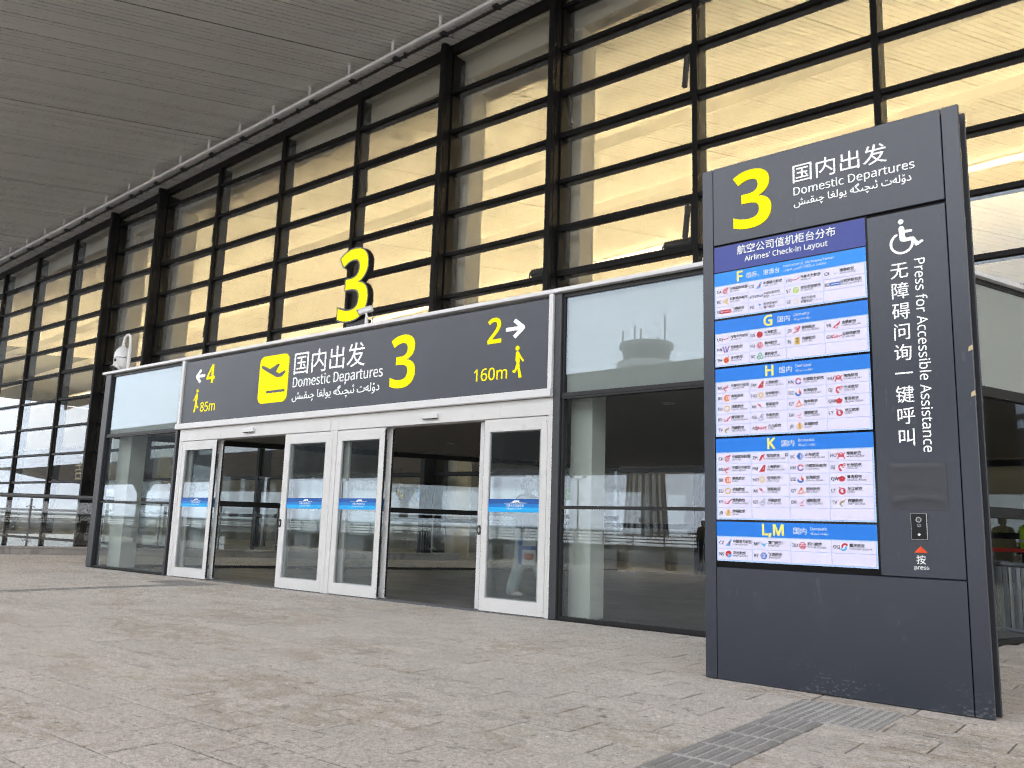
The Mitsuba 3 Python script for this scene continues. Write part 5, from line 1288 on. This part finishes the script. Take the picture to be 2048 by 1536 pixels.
add('gift_box__side', box(gb[0] - 0.004, gb[0] + 0.07, gb[1] - 0.064, gb[1] + 0.052, 0.528, 0.922), 'm_bag_blue')
add('gift_box__band', box(gb[0] + 0.071, gb[0] + 0.342, gb[1] - 0.0635, gb[1] - 0.0605, 0.76, 0.82), 'm_bag_blue')
crab = union_all([Point(0.205, 0.655).buffer(0.055)] + [L([(0.205 + 0.04 * math.cos(a), 0.655 + 0.04 * math.sin(a)), (0.205 + 0.095 * math.cos(a), 0.655 + 0.06 * math.sin(a) + 0.01)], 0.010) for a in (0.2, 0.7, 2.4, 2.9, 3.5, 4.0, 5.4, 5.9)])
add('gift_box__picture', on_wall(prism(affinity.translate(crab, gb[0], 0), 0.002), gb[1] - 0.061), 'm_bag_red')
add('gift_box__handle', tube([(gb[0] + 0.12, gb[1], 0.915), (gb[0] + 0.13, gb[1], 0.975), (gb[0] + 0.21, gb[1], 0.975), (gb[0] + 0.22, gb[1], 0.915)], 0.006, 6), 'm_bag_blue', smooth=True)
person('person_001', (-3.55, 19.4, 0.004), -70, 1.72, STAND, 'm_navy_cloth', 'm_navy_cloth', 'person in yellow high-visibility vest inside the hall just right of the totem', shoes='m_rubber', vest='m_hivis')
person('person_002', (-2.55, 19.2, 0.004), -130, 1.70, STAND, 'm_navy_cloth', 'm_navy_cloth', 'person in yellow vest at the right edge inside the hall', shoes='m_rubber', vest='m_hivis')
person('person_003', (-16.7, -16.6, -0.15), 80, 1.75, STAND, 'm_olive', 'm_navy_cloth', 'person in olive jacket standing on the road, mirrored in the window left of the totem', shoes='m_rubber')
scene['barrier_tape'] = mikit.ply(box(-4.8, -0.6, 18.6, 18.603, 0.93, 1.0), 'm_tape_red')
info('barrier_tape', 'red barrier tape stretched before the people in yellow vests', 'tape')

# bright yellow bag hung on a string inside the right bay
bag = blob([((-6.55, 9.34, 1.53), 0.055), ((-6.55, 9.34, 1.61), 0.035)], [[((-6.60, 9.34, 1.52), 0.04), ((-6.50, 9.34, 1.52), 0.04), ((-6.55, 9.34, 1.62), 0.03)]], 0.02, 3) if False else blob([(((-6.60, 9.34, 1.52)), 0.045) and (((-6.60, 9.34, 1.52), 0.050), ((-6.52, 9.34, 1.53), 0.050)), (((-6.56, 9.34, 1.53), 0.055), ((-6.55, 9.34, 1.62), 0.030)), (((-6.55, 9.34, 1.62), 0.022), ((-6.47, 9.34, 1.66), 0.012))], (), 0.02, 3)
add('string_bag', bag, 'm_hivis', smooth=True, label='bright yellow-green drawstring bag hanging on a string behind the window right of the doors', cat='bag')
add('string_bag__string', tube([(-6.55, 9.34, 1.63), (-6.53, 9.36, 1.85), (-6.50, 9.38, 2.12)], 0.006, 6), 'm_letter')
add('string_bag__tail', tube([(-6.58, 9.34, 1.50), (-6.57, 9.34, 1.43), (-6.59, 9.34, 1.40)], 0.014, 6), 'm_hivis', smooth=True)

info('recycling_bin', 'grey recycling bin with three round openings and white labels, mirrored in the left bay', 'recycling bin')
rx, ry = -21.6, 2.95
add('recycling_bin__cabinet', cbox(rx - 0.75, rx + 0.75, ry - 0.25, ry + 0.25, 0.03, 1.02, 0.02), 'm_bag_grey')
for i in range(3):
    x = rx - 0.48 + 0.48 * i
    add('recycling_bin__opening', (lambda m: (np.c_[x + m[0][:, 0], ry + 0.251 + m[0][:, 2], 0.80 + m[0][:, 1]], m[1]))(prism(Point(0, 0).buffer(0.15), 0.012)), 'm_rubber')
    add('recycling_bin__label', box(x - 0.11, x + 0.11, ry + 0.251, ry + 0.256, 0.18, 0.52), 'm_letter')

# stainless crowd barrier drum inside on the right, hanging hall signs, benches
info('barrier_drum', 'curved stainless steel barrier of upright slats behind the glass right of the totem', 'barrier')
dx, dy, dr_ = -1.1, 13.1, 1.15
for i in range(34):
    a = math.radians(150 + 5.2 * i)
    sl = rotz(box(-0.04 if i % 3 else -0.02, 0.04 if i % 3 else 0.02, -0.004, 0.004, 0.03, 0.80), a + math.pi / 2)
    add('barrier_drum__slat', move(sl, (dx + dr_ * math.cos(a), dy + dr_ * math.sin(a), 0.0)), 'm_steel' if i % 2 else 'm_steel_grey')
add('barrier_drum__top_rail', tube([(dx + dr_ * math.cos(a), dy + dr_ * math.sin(a), 0.83) for a in np.linspace(math.radians(150), math.radians(325), 30)], 0.028, 8), 'm_steel_grey', smooth=40)
add('barrier_drum__base', tube([(dx + dr_ * math.cos(a), dy + dr_ * math.sin(a), 0.03) for a in np.linspace(math.radians(150), math.radians(325), 30)], 0.035, 8), 'm_steel_grey', smooth=40)
for n, (x0, x1, z0, z1, y, chars) in enumerate(((-24.9, -22.9, 1.95, 2.55, 23.6, 'N'), (-42.6, -40.2, 2.0, 2.5, 24.0, '?'))):
    key = add('hall_sign', cbox(x0, x1, y, y + 0.10, z0, z1, 0.01), 'm_sign', label=('dark hall sign with yellow N and blue symbol seen through the right open door', 'dark hall sign with blue symbol seen through the left open door')[n], cat='sign')
    h = z1 - z0
    if n == 0: add(key + '__letter', on_wall(prism(fit(text('N', 'latin', fat=0.02), x0 + 0.12, x0 + 0.42, z0 + 0.12, z1 - 0.10), 0.004), y), 'm_yellow')
    cxx = x0 + (1.35 if n == 0 else 0.45)
    add(key + '__symbol', on_wall(prism(sbox(cxx - 0.2, z0 + 0.10, cxx + 0.2, z1 - 0.10).buffer(-0.04).buffer(0.04).difference(fit(text('?', 'latin', fat=0.02), cxx - 0.10, cxx + 0.10, z0 + 0.15, z1 - 0.14)), 0.004), y), 'p_sky_b')
    add(key + '__rods', join(*[tube([(x, y + 0.05, z1), (x, y + 0.05, 3.3)], 0.015, 6) for x in (x0 + 0.2, x1 - 0.2)]), 'm_steel_grey')

# ------------------------------------------------------------------ what the glass mirrors: roadside, canopy opposite, control tower
for i in range(34):
    x = -46 + 1.62 * i
    key = add('bollard', join(cbox(x - 0.14, x + 0.14, -5.05, -4.77, 0.0, 0.66, 0.03), cbox(x - 0.15, x + 0.15, -5.06, -4.76, 0.58, 0.68, 0.03)), 'm_bollard', label='squat brown bollard at the kerb, one of a long row mirrored in the doors', cat='bollard', group='bollards along the kerb')
info('road_railing', 'blue grey railing along the far edge of the road, mirrored in the doors', 'railing')
for i in range(84):
    x = -160 + 2.6 * i
    add('road_railing__post', cbox(x - 0.05, x + 0.05, -37.6, -37.5, 0.0, 1.0, 0.01), 'm_blue_rail')
for z, r in ((0.98, 0.06), (0.72, 0.045), (0.48, 0.045), (0.24, 0.045)):
    add('road_railing__rail', tube([(-160, -37.48, z), (58, -37.48, z)], r, 8), 'm_blue_rail')
info('opposite_canopy', 'long dark boat-shaped canopy across the road, mirrored in the glass', 'canopy')
xs = np.linspace(-205, 70, 56); V = []
for x in xs:
    t = np.clip((x + 205) / 70, 0, 1)
    zt = 9.8 + 0.0112 * (x + 205)
    zb = 9.9 - 4.5 * math.sin(min(1, t) * math.pi / 2)
    yb = -30 - 3.0 * (1 - t)
    V += [[x, -30, zt], [x, yb - 0.6, zb + 0.5], [x, yb - 3.0, zb], [x, -44, zb + 0.3], [x, -46, zt]]
V = np.array(V); f = []
for i in range(len(xs) - 1):
    for j in range(5):
        a, b = 5 * i + j, 5 * i + (j + 1) % 5
        f += [[a, a + 5, b], [b, a + 5, b + 5]]
add('opposite_canopy__shell', (V, np.array(f)), 'm_opposite')
for x in (-172, -140, -110, -85, -55, 6, 36):
    add('opposite_canopy__column', move(lathe([[0, 0], [0.75, 0], [0.6, 2.0], [0.62, 4.2], [1.4, 5.6], [0, 5.6]], 20), (x, -40.5, 0)), 'm_concrete', smooth=40)
add('opposite_canopy__lettering', (lambda m: (np.c_[-150 - m[0][:, 0], -29.9 + m[0][:, 2], 7.6 + m[0][:, 1]], m[1][:, ::-1]))(prism(fitw(text('商 位吉'), 0, 11, 0), 0.1)), 'm_gold')
info('control_tower', 'pale airport control tower with flared cab, mirrored in the grey panel left of the totem', 'tower')
tx, ty = -78.8, -120.0
shaft = [[0, 0], [3.86, 0], [3.28, 8], [2.94, 16], [3.02, 22], [3.70, 28.7], [4.54, 31.1], [0, 31.1]]
add('control_tower__shaft', move(lathe(shaft, 30), (tx, ty, 0)), 'm_concrete', smooth=25)
for i in range(16):
    a = i * math.pi / 8
    add('control_tower__fin', tube([(tx + (r + 0.15) * math.cos(a), ty + (r + 0.15) * math.sin(a), z) for r, z in ((3.86, 0.3), (3.28, 8), (2.94, 16), (3.02, 22), (3.70, 28.7), (4.54, 30.9))], 0.24, 6), 'm_tower_glass')
add('control_tower__gallery', move(lathe([[0, 31.1], [5.54, 31.1], [5.54, 32.3], [5.38, 32.3], [5.38, 31.4], [0, 31.4]], 30), (tx, ty, 0)), 'm_concrete', smooth=25)
add('control_tower__cab', move(lathe([[0, 31.4], [3.95, 31.4], [4.79, 35.1], [0, 35.1]], 30), (tx, ty, 0)), 'm_tower_glass', smooth=25)
add('control_tower__cab_roof', move(lathe([[0, 35.1], [5.12, 35.1], [5.04, 36.0], [0, 36.2]], 30), (tx, ty, 0)), 'm_tower', smooth=25)
for i, (a, r, h) in enumerate(((0.2, 4.5, 3.2), (1.4, 3.0, 1.6), (2.6, 4.4, 1.8), (3.6, 4.0, 3.0), (4.9, 3.4, 1.4))):
    add('control_tower__antenna', tube([(tx + r * math.cos(a), ty + r * math.sin(a), 36.0), (tx + r * math.cos(a), ty + r * math.sin(a), 36.0 + 1.5 * h)], 0.16, 6), 'm_pole')
for i, (x, y) in enumerate(((-44, -47), (-78, -48), (-24, -49), (-112, -47), (-10, -60))):
    z0 = -8
    key = add('street_lamp', tube([(x, y, -8), (x, y, 5.6)], [0.12, 0.07], 8), 'm_pole', smooth=True, label='slim twin-headed street lamp beyond the road railing, mirrored in the glass', cat='street lamp', group='street lamps beyond the road')
    add(key + '__arm', tube([(x - 0.7, y, 5.8), (x, y, 5.5), (x + 0.7, y, 5.8)], 0.04, 6), 'm_pole', smooth=True)
    for sg in (-1, 1): add(key + '__lamp_head', move(lathe([[0, -0.3], [0.16, -0.2], [0.22, 0.1], [0.1, 0.35], [0, 0.4]], 12), (x + sg * 0.75, y, 5.95)), 'm_pole', smooth=40)
info('sky', 'pale overcast sky over the airport', kind='structure')
